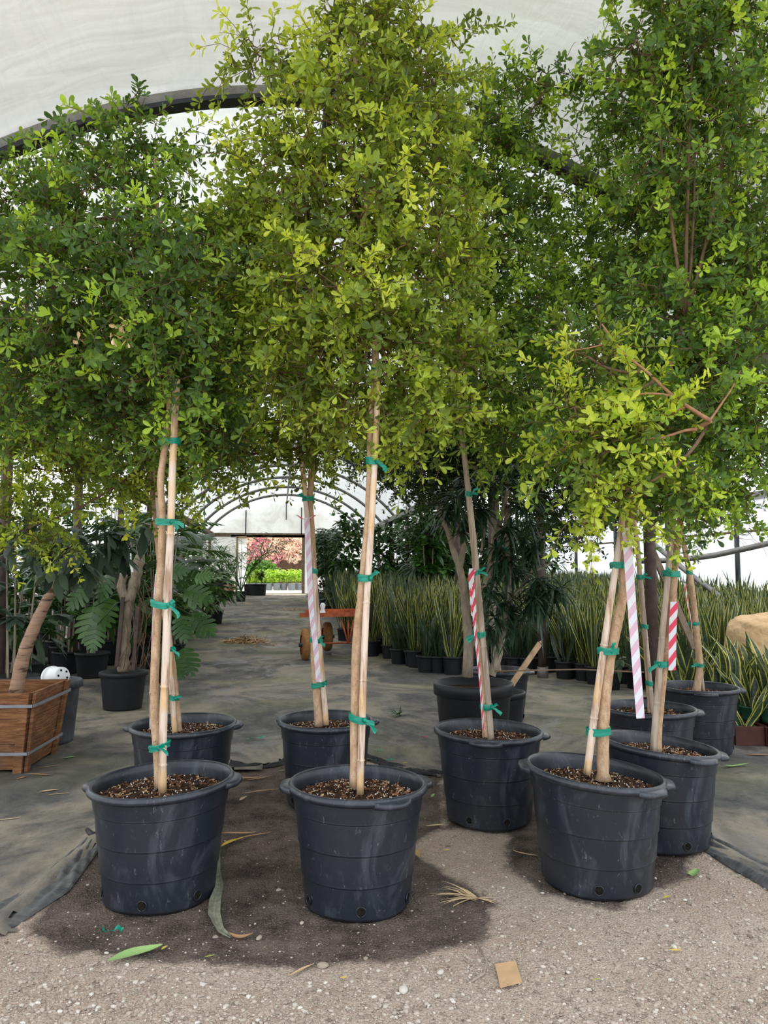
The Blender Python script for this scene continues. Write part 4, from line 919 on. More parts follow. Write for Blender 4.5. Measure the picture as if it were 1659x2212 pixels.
# kraft paper wrapped bundle
t = thing('paper_bundle', 'crumpled brown kraft paper bundle among snake plants at right edge', 'paper bundle', atD(1660, 1400, 8.1)*[1, 1, 0]+[0, 0, .45])
mb = MB(); n1_, n2_ = 60, 90; c = atD(1668, 1372, 8.1); rr = np.random.default_rng(3); v = []
for i in range(n1_):
    th = math.pi*i/(n1_-1)
    for j in range(n2_):
        a = 2*math.pi*j/n2_; se = lambda q, e: math.copysign(abs(q)**e, q)
        x, y_, z = se(math.sin(th), .38)*se(math.cos(a), .45), se(math.sin(th), .38)*se(math.sin(a), .45), se(math.cos(th), .42)
        w_ = 1+.02*math.sin(5*a+3*th)+.016*math.sin(9*th-4*a+1)+.006*math.sin(17*a+11*th)+.012*abs(math.sin(6*a+8*th+2+math.sin(5*th)))
        v.append(c+RGT*(x*.44*w_+.05*z)+FWD*y_*.30*w_+UP*(z*.235*w_+.05*x))
mb.add(v, [(i*n2_+j, i*n2_+(j+1) % n2_, (i+1)*n2_+(j+1) % n2_, (i+1)*n2_+j) for i in range(n1_-1) for j in range(n2_)]); part('wrapping', mb, M['kraft'], t)
mb = MB(); mb.smooth = False; mb.box(c-UP*.46, RGT*.3, FWD*.24, UP*.24); part('crate', mb, M['wood_grey'], t)

# ---- multi-stemmed dracaena (song of india-like shrub) right of centre
D = 6.05; cc = atD(1020, 1234, D)*[1, 1, 0]+[0, 0, .012]; t = thing('multi_stemmed_shrub', 'large grey multi-stemmed shrub with strappy dark leaves in a smooth black pot', 'shrub', cc)
mb = MB(); mb.lathe([(.02, .004), (.245, .004), (.255, .03), (.295, .50), (.298, .505), (.318, .51), (.322, .59), (.314, .60), (.300, .60), (.290, .52)], 72, cc); part('container', mb, M['pot_plain'], t)
mb = MB(); a = np.arange(40)*2*math.pi/40; mb.add([cc+[0, 0, .545]]+[cc+[.29*math.cos(q), .29*math.sin(q), .535] for q in a], [(0, 1+i, 1+(i+1) % 40) for i in range(40)]); part('soil', mb, M['soil'], t)
stems = [([(1010, 1462), (1012, 1380), (1006, 1320), (1000, 1260), (992, 1225), (978, 1185), (970, 1155), (955, 1120), (945, 1095)], .042, .015), ([(992, 1228), (1000, 1190), (1006, 1150), (1012, 1110), (1018, 1070)], .030, .014), ([(975, 1180), (985, 1155), (992, 1125), (985, 1100)], .018, .008),
         ([(1012, 1400), (1026, 1385), (1034, 1330), (1030, 1250), (1022, 1200), (1030, 1150)], .022, .010), ([(1060, 1458), (1075, 1420), (1082, 1385)], .040, .028), ([(1058, 1455), (1050, 1410), (1058, 1380), (1075, 1370)], .020, .014), ([(1055, 1260), (1062, 1200), (1075, 1150), (1085, 1110), (1096, 1060)], .028, .018), ([(1082, 1390), (1088, 1340), (1095, 1300), (1098, 1220), (1092, 1150), (1100, 1090)], .030, .022),
         ([(1008, 1310), (1030, 1290), (1050, 1262), (1056, 1250)], .02, .024), ([(1065, 1220), (1085, 1205), (1098, 1175), (1096, 1150)], .012, .006), ([(1095, 1300), (1120, 1275), (1145, 1240), (1165, 1190)], .016, .007), ([(1150, 1235), (1175, 1225), (1190, 1215)], .009, .005), ([(1040, 1190), (1050, 1130), (1062, 1095)], .012, .006), ([(1100, 1110), (1120, 1090), (1135, 1070)], .012, .006)]
for px, r0, r1 in stems:
    p = smooth_path(px, D-.02, 20); mb = MB(); mb.tube(p, np.linspace(r0, r1, 20)*(1+.04*r.normal(0, 1, 20)), 12); part('stem', mb, M['bark_grey'], t)
mb = MB(); heads = [(990, 1085, 55), (960, 1110, 50), (1035, 1090, 50), (1020, 1125, 35), (1125, 1150, 60), (1100, 1120, 40), (1160, 1265, 60), (1200, 1275, 60), (1140, 1300, 50), (1080, 1310, 50), (1060, 1270, 45), (1100, 1345, 50), (1060, 1350, 45), (1130, 1060, 50), (1080, 1040, 50), (1040, 1050, 50), (1160, 1180, 35), (1100, 1235, 50), (1075, 1190, 45), (1130, 1215, 40), (1185, 1300, 35), (1010, 1040, 50)]
for hx, hy, L in heads:
    for q in range(4):
        b = atD(hx+r.normal(0, 12), hy+r.normal(0, 12), D+r.normal(0, .10)-.05)
        for _ in range(16):
            d = nrm(r.normal(0, 1, 3)*[1, 1, .7]+[0, 0, .15]); blade(mb, b, d, L*D/F_PX*r.uniform(.7, 1.25), .0125, float(np.clip(r.normal(.4, .2), 0, 1)), .55, 6, .3, peak=.35)
part('leaves', mb, M['leaf_drac'], t)
band(t, atD(1075, 1180, D-.05), .012, .012, .05, 4, 1)
p_ = thing('nursery_pot', 'grey-rimmed empty black pot behind the multi-stemmed shrub', 'plant pot', atD(1078, 1234, 6.85)*[1, 1, 0]+[0, 0, .012]); small_pot(p_, np.array(p_.location), .215, .40, 'pot_plain', 48)
mb = MB(); mb.tube([atD(1068, 1450, 5.9), atD(1150, 1448, 5.9), atD(1250, 1446, 5.8), atD(1390, 1452, 5.4)], .006, 6); single('cord', mb, M['cord'], 'thin brown rod stretched from the shrub pot towards the right', 'rod', atD(1200, 1447, 5.85))
a, b = atD(1106, 1478, 6.6), atD(1166, 1390, 7.1); mb = MB(); mb.smooth = False; d = (b-a)/2; mb.box((a+b)/2, d, nrm(np.cross(d, FWD))*.024, FWD*.016); mb.tube([b, b+d*.25], [.02, .002], 4); single('wooden_stake', mb, M['wood_pale'], 'leaning flat timber stake with a dark tip right of the shrub pot', 'stake', a)
a, b = atD(1405, 1180, 7.6), atD(1500, 1400, 7.3); mb = MB(); mb.smooth = False; d = (b-a)/2; mb.box((a+b)/2, d, nrm(np.cross(d, FWD))*.03, FWD*.02); single('timber_brace', mb, M['wood_grey'], 'grey slanting timber brace behind the rear right stems', 'brace', b)
# hanging pale-green withered leaves near the red pot row
def weed(px, py, D_, label, L=.10, n=14, name='weed_clump', cat='weed', mat='leaf_big', w=.012, upb=.5, tone=.5, seed=1):
    rr = np.random.default_rng(seed); b = g2(px, py) if D_ is None else atD(px, py, D_); mb = MB()
    for _ in range(n):
        d = nrm(rr.normal(0, 1, 3)*[1, 1, .3]+[0, 0, upb*rr.random()*2]); blade(mb, b+[0, 0, .02]+rr.normal(0, .012, 3), d, L*rr.uniform(.6, 1.4), w, float(np.clip(rr.normal(tone, .15), 0, 1)), .35, 6, .3, peak=.4)
    return single(name, mb, M[mat], label, cat, b)
weed(860, 1548, None, 'small green cut leaf clump lying on the cloth between the pots', .13, 18, 'cut_foliage', 'cut foliage', w=.013, tone=.55)
weed(1340, 1430, 5.7, 'limp grey-green leaf cluster hanging between the front right stem and the pink ribbon', .14, 9, 'drooping_leaves', 'leaves', 'leaf_blue', .02, .0, .7, 5)

# ---- wooden box with the leaning ringed trunk (left)
def prism_wall(mb, p0, p1, p2, p3, th, nn):
    v = [p0, p1, p2, p3, p0+nn*th, p1+nn*th, p2+nn*th, p3+nn*th]; mb.add(v, [(0, 1, 2, 3), (7, 6, 5, 4), (0, 4, 5, 1), (1, 5, 6, 2), (2, 6, 7, 3), (3, 7, 4, 0)])
fr = g2(50, 1672); bk = g2(112, 1632); ex = nrm(bk-fr); ey = np.array([-ex[1], ex[0], 0]); 
ey = -nrm(np.cross(UP, ex))*-1.0 if np.dot(nrm(np.cross(UP, ex)), RGT) < 0 else -nrm(np.cross(UP, ex))
bw = .60; H_ = .60; tw_ = .068
ctr = fr+ex*bw/2+ey*bw/2; t = thing('wooden_planter', 'weathered brown wooden plant box with two grey straps at the left edge', 'planter box', ctr*[1, 1, 0]+[0, 0, .012])
B = [ctr+ex*s1*bw/2+ey*s2*bw/2+[0, 0, .03] for s1, s2 in ((-1, -1), (1, -1), (1, 1), (-1, 1))]
T = [ctr+ex*s1*(bw/2+tw_)+ey*s2*(bw/2+tw_)+[0, 0, H_] for s1, s2 in ((-1, -1), (1, -1), (1, 1), (-1, 1))]
for i in range(4):
    j = (i+1) % 4; nn = nrm((ctr-(B[i]+B[j])/2)*[1, 1, 0])
    for k in range(3):
        z0, z1 = k/3+.004, (k+1)/3-.004; mb = MB(); mb.smooth = False
        prism_wall(mb, B[i]+(T[i]-B[i])*z0, B[j]+(T[j]-B[j])*z0, B[j]+(T[j]-B[j])*z1, B[i]+(T[i]-B[i])*z1, .022, nn); part('board', mb, M['wood'], t)
    for (e0, sg) in ((.06, 1), (.94, -1)):
        p0, p1 = B[i]+(B[j]-B[i])*e0, T[i]+(T[j]-T[i])*e0; u = nrm(B[j]-B[i]); mb = MB(); mb.smooth = False; mb.box((p0+p1)/2-nn*.014-UP*.012, u*.032, nn*.012, (p1-p0)/2+(p1-p0)*.012); part('cleat', mb, M['wood'], t)
for k, z in enumerate((.22, .84)):
    mb = MB(); mb.smooth = False
    for i in range(4):
        j = (i+1) % 4; nn = nrm((ctr-(B[i]+B[j])/2)*[1, 1, 0]); a, b = B[i]+(T[i]-B[i])*z-nn*.032, B[j]+(T[j]-B[j])*z-nn*.032; u = nrm(b-a); mb.box((a+b)/2, (b-a)/2+u*.026, nn*.003, UP*.011)
    part('strap', mb, M['strap'], t)
mb = MB(); mb.smooth = False; q = [B[i]+(T[i]-B[i])*.66 for i in range(4)]; mb.add(q, [(0, 1, 2, 3)]); part('soil', mb, M['soil'], t)
# plant in the box: ringed leaning trunk with lobed grey-green leaves
Dw = depth(ctr)+.02; base = atD(36, 1500, Dw); t2 = thing('lobed_leaf_tree', 'leaning ringed trunk with drooping lobed grey-green leaves growing from the wooden box', 'tree', base)
p = smooth_path([(34, 1500), (50, 1420), (72, 1360), (95, 1310), (115, 1270), (132, 1235), (150, 1190)], Dw, 40); mb = MB(); mb.tube(p, np.linspace(.055, .030, 40)*(1+.03*np.sin(np.arange(40)*1.6)), 16); part('trunk', mb, M['bark_ring'], t2)
mb = MB(); st = MB(); top = p[-1]; rr = np.random.default_rng(21)
def lobed(mb, b, d, L, tone):
    """leaflet with a stalk, two shoulder lobes and a broad hanging end lobe"""
    sd = nrm(np.cross(d, UP)+rr.normal(0, .3, 3)); t_ = np.linspace(0, 1, 9)[:, None]; q = b+d*L*t_-np.array([0, 0, .35*L])*t_**2
    wd = L*np.array([.02, .05, .17, .05, .14, .19, .17, .10, .004]); mb.strip(q, sd, wd, tone, fold=.2)
for k in range(34):
    a = rr.uniform(0, 6.28); el = rr.uniform(-.5, .8); d = np.array([math.cos(a)*math.cos(el), math.sin(a)*math.cos(el), math.sin(el)]); Ls = rr.uniform(.18, .52)
    e = top+RGT*.06+d*Ls*[1.15, .8, .9]; st.tube([top, (top+e)/2+UP*.04, e], [.006, .005, .004], 5)
    dn = nrm(d*.6+[0, 0, -.55])
    u = nrm(np.cross(dn, rr.normal(0, 1, 3))); v = np.cross(dn, u)
    for q in range(7):
        b = q*6.28/7; lobed(mb, e, nrm(dn*.35+u*math.cos(b)+v*math.sin(b)+[0, 0, -.45]), rr.uniform(.15, .23), float(np.clip(rr.normal(.5, .22), 0, 1)))
part('leaf_stalks', st, M['leaf_blue'], t2); part('leaves', mb, M['leaf_blue'], t2)
# grey pot behind the box with the upturned white pot
c = g2(105, 1615); c = atD(112, 1234, depth(ctr)+.72)*[1, 1, 0]+[0, 0, .012]; t = thing('nursery_pot', 'large dusty grey-black pot behind the wooden box', 'plant pot', c); small_pot(t, c, .27, .53, 'pot_dusty', 64, rim=.02)
wc = atD(122, 1462, depth(ctr)+.66); t = thing('white_pot', 'small white plastic pot lying on its side behind the wooden box', 'plant pot', wc)
ax = nrm(RGT*.8-FWD*.5+UP*.22); u = nrm(np.cross(ax, UP)); v = np.cross(u, ax); mb = MB(); n = 40; an = np.arange(n)*6.283/n
pr = [(-.075, .100), (-.072, .108), (-.045, .108), (-.044, .098), (.0, .092), (.085, .076), (.094, .068), (.094, .001)]
vv = np.array([[wc+ax*h*1.0+(u*math.cos(q)+v*math.sin(q))*R_*.95 for q in an] for h, R_ in pr]); mb.add(vv.reshape(-1, 3), [(i*n+j, i*n+(j+1) % n, (i+1)*n+(j+1) % n, (i+1)*n+j) for i in range(7) for j in range(n)]); part('shell', mb, M['white'], t)
for q in range(5):
    mb = MB(); b = wc+ax*.0955+(u*math.cos(q*1.256)+v*math.sin(q*1.256))*.045; k = 10; mb.add([b]+[b+(u*math.cos(s)+v*math.sin(s))*.010 for s in np.arange(k)*6.283/k], [(0, 1+i, 1+(i+1) % k) for i in range(k)]); part('drain_hole', mb, M['hole'], t)

# ---- black pot with the gnarled philodendron stump
g = g2(272, 1541); Dp = depth(g)+.24; c = atD(273, 1234, Dp)*[1, 1, 0]+[0, 0, .012]; t = thing('climbing_plant', 'gnarled pale climbing stump with split leaves in a black pot left of the front stems', 'potted plant', c)
R_ = 50*Dp/F_PX; Hh = atD(272, 1452, Dp)[2]; small_pot(t, c, R_*.95, Hh, 'pot_plain', 64, rim=.012)
p = smooth_path([(268, 1450), (268, 1380), (276, 1310), (290, 1260), (300, 1215), (310, 1170), (316, 1130)], Dp, 40); mb = MB(); mb.tube(p, .068*(1-.25*np.linspace(0, 1, 40))*(1+.13*np.sin(np.arange(40)*1.7)+.05*np.random.default_rng(2).normal(0, 1, 40)), 16); part('stump', mb, M['bark_grey'], t)
p = smooth_path([(272, 1300), (262, 1265), (268, 1240)], Dp-.05, 16); mb = MB(); mb.tube(p, np.linspace(.05, .045, 16)*(1+.1*np.sin(np.arange(16)*2)), 12); part('stump_branch', mb, M['bark_grey'], t)
for pl in ([(252, 1440), (258, 1360), (266, 1290)], [(288, 1448), (292, 1380), (298, 1310)]):
    p = smooth_path(pl, Dp-.1, 8); mb = MB(); mb.smooth = False; d = (p[-1]-p[0])/2; mb.box((p[0]+p[-1])/2, d, nrm(np.cross(d, FWD))*.02, FWD*.012); part('support_board', mb, M['post_rust'], t)
mb = MB()
for q in range(16):
    a0 = r.uniform(255, 325); p = smooth_path([(a0+r.normal(0, 6), 1250+r.uniform(0, 90)), (a0+r.normal(10, 12), 1340+r.uniform(-20, 30)), (a0+r.normal(5, 14), 1445)], Dp-.08+r.normal(0, .04), 10); mb.tube(p, .004, 4)
part('aerial_roots', mb, M['twig'], t)
def monstera(mb, b, d, L, tone, n=6, r=rng, split=.35, nrm_=None):
    """broad leaf cut into lobes on both sides of its midrib"""
    d = nrm(d); up_ = nrm(nrm_) if nrm_ is not None else UP; sd = nrm(np.cross(d, up_)+1e-6); up2 = np.cross(sd, d)
    def mid(s): return b+d*L*s-up2*L*.18*s*s
    env = lambda s: L*.46*math.sin(math.pi*min(1, .14+s*.86)**.8)
    for side in (-1, 1):
        for k in range(n):
            s0, s1 = k/n, (k+1)/n-.012; e = env((s0+s1)/2); o = nrm(sd*side+d*(.28+.5*(k/n))); m0, m1 = mid(s0), mid(s1); g_ = (m1-m0)
            row = [(m0, m1)]
            for q, sh in ((.4, -.02), (.72, .04), (.93, .16), (1.0, .36)):
                row.append((m0+o*e*q+g_*sh-up2*e*.22*q*q, m1+o*e*q-g_*sh*.9-up2*e*.22*q*q))
            v = [x for ab in row for x in ab]; mb.add(v, [(2*i, 2*i+1, 2*i+3, 2*i+2) for i in range(4)], float(np.clip(tone+r.normal(0, .05), 0, 1)))
mb = MB(); st = MB()
ml = [(205, 1310, (-.2, -1), 110, .6), (225, 1290, (.1, -1), 105, .7), (400, 1275, (1, -.35), 95, .55), (415, 1330, (.9, -.7), 95, .5), (395, 1400, (.5, -1), 90, .55), (370, 1420, (.6, -.8), 75, .5), (390, 1330, (.3, -1), 80, .5), (420, 1250, (1, .3), 60, .7), (350, 1390, (.2, -1), 60, .4), (190, 1265, (-.6, -.8), 90, .5), (240, 1240, (-.4, -1), 90, .45), (355, 1240, (.8, .2), 85, .5), (210, 1350, (-.1, -1), 80, .6)]
for (x, y_, dv, L, tn) in ml:
    b = atD(x, y_, Dp+.05+r.normal(0, .1)); d = RGT*dv[0]+UP*dv[1]*.9-FWD*.35; monstera(mb, b, d, L*.72*Dp/F_PX, tn, nrm_=UP*.6-FWD*1.0+RGT*r.normal(0, .2)); st.tube([atD(290, 1290, Dp), (atD(290, 1290, Dp)+b)/2+UP*.08, b], .006, 5)
part('leaf_stalks', st, M['leaf_big'], t); part('split_leaves', mb, M['leaf_big'], t)
mb = MB(); mb.strip(smooth_path([(281, 1195), (282, 1215), (286, 1236)], Dp-.2, 8), RGT, .014); part('plant_tag', mb, M['tag'], t, 'pale hanging tag')

# ---- generic leafy potted plants
def bush(label, seed, H_=1.5, n=60, L=.22, w=.04, mat='leaf_big', R=.18, Hp=.3, stems_=3, kind='simple', spread=.45, z0=.55, group=None, tone=.4, name='leafy_plant', twist=False):
    rr = np.random.default_rng(seed); t = thing(name, label, 'potted plant', (0, 0, 0), group); small_pot(t, np.zeros(3), R, Hp, 'pot_plain', 24)
    tops = []; mb = MB()
    for k in range(stems_):
        a = k*6.28/stems_; m_ = 14; tt = np.linspace(0, 1, m_); q = .05*np.array([math.cos(a), math.sin(a), 0])
        hh = z0 if twist else H_*.9
        ptn = np.stack([q[0]*(1+tt*2)+(.035*np.cos(tt*7+a) if twist else .02*rr.normal()), q[1]*(1+tt*2)+(.035*np.sin(tt*7+a) if twist else .02*rr.normal()), Hp*.8+tt*(hh-Hp*.8)], -1)
        mb.tube(ptn, np.linspace(.022 if twist else .014, .012 if twist else .006, m_), 7); tops.append(ptn)
    part('stems', mb, M['bark_grey'], t); mb = MB()
    for k in range(n):
        tp = tops[k % stems_]; s = tp[-1] if twist else tp[rr.integers(4, 14)]; a = rr.uniform(0, 6.28); el = rr.uniform(-.35, 1.2); d = np.array([math.cos(a)*math.cos(el), math.sin(a)*math.cos(el), math.sin(el)])
        e = s+d*np.array([spread, spread, (H_-z0) if twist else spread*.6])*rr.uniform(.3, 1); tn = float(np.clip(rr.normal(tone, .2), 0, 1))
        if e[2] < z0*.75: e[2] = z0*.75+.1*rr.random()
        if kind == 'palmate': palmate(mb, e, d+[0, 0, -.2], L, 6, w, tn, .4, rr)
        elif kind == 'monstera': monstera(mb, e, d*[1, 1, .3], L*2, tn, 6, rr, nrm_=UP+rr.normal(0, .3, 3))
        else: 
            for q in range(3): blade(mb, e, nrm(d+rr.normal(0, .5, 3)), L*rr.uniform(.7, 1.2), w, tn, .45, 5, .25)
    part('leaves', mb, M[mat], t); return t
def put(proto, locs, labels, r=rng, sc=(.9, 1.15), group=None):
    for k, (x, y_) in enumerate(locs):
        lb = labels[k] if isinstance(labels, list) else labels; z = gz(y_)+.012; rot = r.uniform(0, 6.28); s_ = r.uniform(*sc)
        if id(proto) not in usedp:
            usedp.add(id(proto)); proto.location = (x, y_, z); proto.rotation_euler = (0, 0, rot); proto.scale = (s_,)*3; proto['label'] = lb
            if group: proto['group'] = group
        else: dup(proto, (x, y_, z), rot, s_, lb, group)
rr = np.random.default_rng(77)
# money trees on the left of the aisle
mt = bush('', 31, 1.35, 70, .18, .030, 'leaf_big', .15, .26, 4, 'palmate', .42, .62, name='money_tree', tone=.7, twist=True)
gx = lambda px, py: tuple(g2(px, py)[:2]+FWD[:2]*.15)
put(mt, [gx(462, 1349), gx(440, 1353), gx(408, 1372)], ['front money tree with braided trunk in a black pot, left side of the aisle', 'money tree with braided trunk just left of the aisle-side one', 'money tree partly behind the big split leaves left of the aisle'], sc=(1.3, 1.4))
put(mt, [(-1.7-.15*k-.5*(k % 3), 12.6+.62*k) for k in range(22)], 'leafy money tree in the dense row left of the aisle', sc=(1.15, 1.5), group='money trees left of the aisle')
# big dark leafy plants of the left background
b1 = bush('', 41, 1.5, 50, .24, .050, 'leaf_big', .22, .34, 3, 'simple', .5, .6, tone=.28); b2 = bush('', 42, 1.9, 26, .17, .05, 'leaf_blue', .22, .36, 3, 'palmate', .55, .75, tone=.3); b3 = bush('', 43, 2.3, 24, .2, .05, 'leaf_big', .2, .33, 3, 'monstera', .55, 1.0, tone=.3)
lp = lambda px, D_: tuple(atD(px, 1234, D_)[:2])
put(b1, [lp(20, 8.6), lp(205, 10.6)], ['dark leafy plant in front of the dark post at far left', 'plant in the round black pot behind and right of the brown post'])
put(b1, [lp(70, 9.6), lp(140, 12.2), lp(115, 14), lp(250, 13), lp(20, 11), lp(60, 13.5), lp(-60, 9.5), lp(180, 15.5), lp(-10, 15), lp(320, 14.5), lp(280, 16.5)], 'dark leafy shrub in a black pot in the left background', group='dark leafy shrubs in the left background')
put(b2, [lp(40, 8.0)], ['grey-green plant behind the leaning ringed trunk']); put(b2, [lp(-40, 10.5), lp(200, 13.5), lp(100, 16), lp(0, 13), lp(260, 17), lp(340, 18)], 'grey-green lobed-leaf plant in the left background', group='grey-green plants in the left background')
put(b3, [lp(360, 10.2)], ['tall split-leaf plant right behind the front left stems']); put(b3, [lp(300, 12.2), lp(370, 13), lp(230, 12), lp(150, 11), lp(390, 16), lp(60, 12), lp(340, 11.6), lp(-30, 12.5)], 'tall split-leaf plant in the left background', group='tall split-leaf plants in the left background', sc=(.95, 1.25))
b4 = bush('', 44, 2.9, 60, .22, .03, 'leaf_big', .2, .32, 3, 'simple', .55, 1.0, tone=.35, name='tall_leafy_tree')
put(b4, [(-3.4-.5*(k % 4), 12.5+1.25*k) for k in range(17)]+[(-2.75, 17.5), (-2.7, 20), (-2.8, 22.5), (-2.7, 25.2)], 'tall leafy plant standing along the left side wall of posts', group='tall leafy plants along the left', sc=(.85, 1.15))
# standards behind the snake plants
b5 = bush('', 45, 2.95, 210, .25, .055, 'leaf_big', .18, .3, 2, 'simple', .62, 1.75, tone=.5, name='standard_tree'); b6 = bush('', 46, 2.8, 100, .24, .042, 'leaf_big', .18, .3, 2, 'palmate', .6, 1.6, tone=.30, name='umbrella_tree')
put(b5, [(2.2+.75*k+rr.normal(0, .1), 24.5+rr.normal(0, .5)) for k in range(9)]+[(3.9+.9*k, 21.0+rr.normal(0, .4)) for k in range(5)]+[(3.6+.3*k, 17.8+.5*k) for k in range(3)], 'broad-leaved standard tree in the row behind the snake plants', group='broad-leaved trees behind the snake plants', sc=(.92, 1.12))
put(b6, [(1.9+.2*rr.normal(), 25.5+.9*k) for k in range(7)]+[(4.2+.9*k, 19.0+rr.normal(0, .4)) for k in range(3)], 'umbrella-leaved tree in the row behind the snake plants', group='umbrella-leaved trees behind the snake plants', sc=(.9, 1.1))
lw = bush('', 47, .75, 30, .16, .05, 'leaf_blue', .15, .22, 3, 'simple', .4, .3, tone=.5, name='low_shrub'); put(lw, [(1.5, 23), (1.7, 24.2), (1.45, 25.4), (1.6, 26.6), (1.8, 22.2)], 'low grey-green shrub at the far left corner of the snake plant bed', group='low shrubs at the far end of the aisle')

# ---- things near the far door
def palm(px, py, label, hpx, seed, n=11):
    g = g2(px, py); rr = np.random.default_rng(seed); D_ = depth(g); H_ = hpx*D_/F_PX; t = thing('potted_palm', label, 'palm', g); small_pot(t, g, .20, .40, 'pot_plain', 28)
    mb = MB(); lf = MB()
    for k in range(n):
        a = rr.uniform(0, 6.28); e = g+[0, 0, .35]; d = nrm([math.cos(a)*.35, math.sin(a)*.35, 1]); L = H_*rr.uniform(.75, 1.1); tt = np.linspace(0, 1, 16)[:, None]; p = e+d*L*tt+np.array([math.cos(a), math.sin(a), -.5])*L*.35*tt**2.5
        mb.tube(p, np.linspace(.018, .003, 16), 5)
        for i in range(5, 16):
            for s_ in (-1, 1):
                tn = nrm(p[i]-p[i-1]); sd = nrm(np.cross(tn, UP+rr.normal(0, .2, 3)))*s_; blade(lf, p[i], nrm(sd+tn*.7), .44*L/1.6, .028, float(rr.uniform(.2, .8)), .3, 4, .1)
    part('fronds', mb, M['leaf_big'], t); part('leaflets', lf, M['leaf_big'], t); return t
palm(520, 1300, 'feathery palm in a small black pot standing in the aisle before the far door', 150, 61, 14)
palm(490, 1286, 'darker palm in a black pot left of the far doorway', 125, 62, 14)
for k, (px, py, R_, H_, lb) in enumerate([(553, 1286, .34, .50, 'wide black pot in the cluster at the foot of the far doorway, centre one'), (564, 1286, .24, .50, 'black pot at the right end of the cluster by the far doorway'), (538, 1285, .24, .48, 'black pot at the left end of the cluster by the far doorway')]):
    g = g2(px, py); t = thing('nursery_pot', lb, 'plant pot', g); small_pot(t, g, R_, H_, 'pot_plain', 28)
    mb = MB(); b = g+[0, 0, H_*.9]
    mb.tube([b, b+[0, 0, .5]], .015, 6); part('stem', mb, M['bark_grey'], t); mb = MB()
    for _ in range(40): blade(mb, b+[0, 0, .5], nrm(rr.normal(0, 1, 3)*[1, 1, .6]+[0, 0, .2]), .3, .06, float(rr.uniform(.4, 1)), .3, 3)
    part('leaves', mb, M['leaf_lime' if k != 1 else 'leaf_big'], t)
g = g2(487, 1297); t = thing('potted_shrub', 'small black pot with torn brown cardboard leaning on it beside the aisle', 'potted plant', g); small_pot(t, g, .2, .32, 'pot_plain')
mb = MB(); mb.smooth = False; c = g+[0, -.1, .45]; mb.box(c, RGT*.28+UP*.12, FWD*.01, UP*.16-RGT*.06); mb.box(c+RGT*.25+UP*.05, RGT*.1+UP*.1, FWD*.01, UP*.1-RGT*.1); part('torn_cardboard', mb, M['card'], t)
g = g2(478, 1284); mb = MB(); mb.lathe([(.01, .0), (.34, .0), (.40, .35), (.36, .7), (.28, .95), (.1, 1.12), (.0, 1.15)], 32, g, warp=lambda v, a: v*np.array([1, 1, 1])*(1+.05*np.sin(a*5)[None, :, None])); single('covered_bin', mb, M['pot_plain'], 'dark rounded bag-like bin left of the far doorway', 'bin', g)
# outside the far door: flowering hedge, lime plants in pots
hb = MB(); c0 = atY(590, 1200, YE+7); rr = np.random.default_rng(91); V, Fc, Tn = [], 0, []
n = 17000; px = rr.uniform(-9.5, 5.5, n); yy = rr.uniform(YE+6, YE+8.5, n); zt = 1.35+.35*np.sin(px*2.1)+.25*np.sin(px*5+1); zz_ = gz(YE)+zt+rr.random(n)**.85*(4.2-zt)
P = np.stack([px, yy, zz_], -1); A = nrm(rr.normal(0, 1, (n, 3))+[0, -1.2, .3]); tone = rr.uniform(.12, 1, n); patch = np.sin(px*1.7+zz_*1.3)+np.sin(px*4.1-zz_*2.2); tone = np.clip(np.where(patch > .6, tone*.45+.1, tone*.62+.38), .13, 1); tone[rr.random(n) < .20] = .05
t = thing('flowering_hedge', 'pink and peach flowering climber hedge filling the far doorway', 'hedge', (-1, YE+7, gz(YE)))
v, lens, idx, tn = rosettes(P, A, np.full(n, .11), 4, tone, rr, (1.0, 1.4), .42); me = bpy.data.meshes.new('blossom'); fill(me, v-np.array(t.location), lens, idx, tn, False, M['bougain']); o = bpy.data.objects.new('blossom', me); COL.objects.link(o); o.parent = t
mb = MB(); mb.smooth = False; mb.box((-2, YE+8.8, gz(YE)+1.0), (8, 0, 0), (0, .1, 0), (0, 0, 2.1)); part('backing_fence', mb, M['wood_grey'], t)
for k, x in enumerate(np.linspace(-2.6, 1.8, 12)):
    g = np.array([x+rr.normal(0, .05), YE+3.2+rr.normal(0, .2), gz(YE+3)]); t = thing('lime_shrub', 'bright lime-green shrub in a grey pot outside the far doorway', 'shrub', g, 'lime-green shrubs outside the far door'); small_pot(t, g, .20, .36, 'pot_grey', 16)
    nn_ = 260; P = g+[0, 0, .72]+nrm(rr.normal(0, 1, (nn_, 3)))*rr.random((nn_, 1))**.5*[.36, .3, .34]; v, lens, idx, tn = rosettes(P, nrm(P-g-[0, 0, .4]), np.full(nn_, .075), 4, rr.uniform(0, 1, nn_), rr, (.9, 1.4), .4)
    me = bpy.data.meshes.new('leaves'); fill(me, v-g, lens, idx, tn, False, M['leaf_lime']); o = bpy.data.objects.new('leaves', me); COL.objects.link(o); o.parent = t
t = thing('green_shrub', 'darker green bush behind the lime shrubs outside the far doorway', 'shrub', (-.9, YE+4.8, gz(YE))); nn_ = 1600; P = np.array([-.9, YE+4.8, gz(YE)+.9])+nrm(rr.normal(0, 1, (nn_, 3)))*rr.random((nn_, 1))**.5*[1.0, .5, .75]
v, lens, idx, tn = rosettes(P, rr.normal(0, 1, (nn_, 3)), np.full(nn_, .11), 4, rr.uniform(0, 1, nn_), rr, (.9, 1.4), .4); me = bpy.data.meshes.new('leaves'); fill(me, v-np.array(t.location), lens, idx, tn, False, M['leaf_mid']); o = bpy.data.objects.new('leaves', me); COL.objects.link(o); o.parent = t
mb = MB(); mb.tube([(-.9, YE+4.8, gz(YE)), (-.9, YE+4.8, gz(YE)+.9)], .03, 6); part('stem', mb, M['bark_grey'], t)

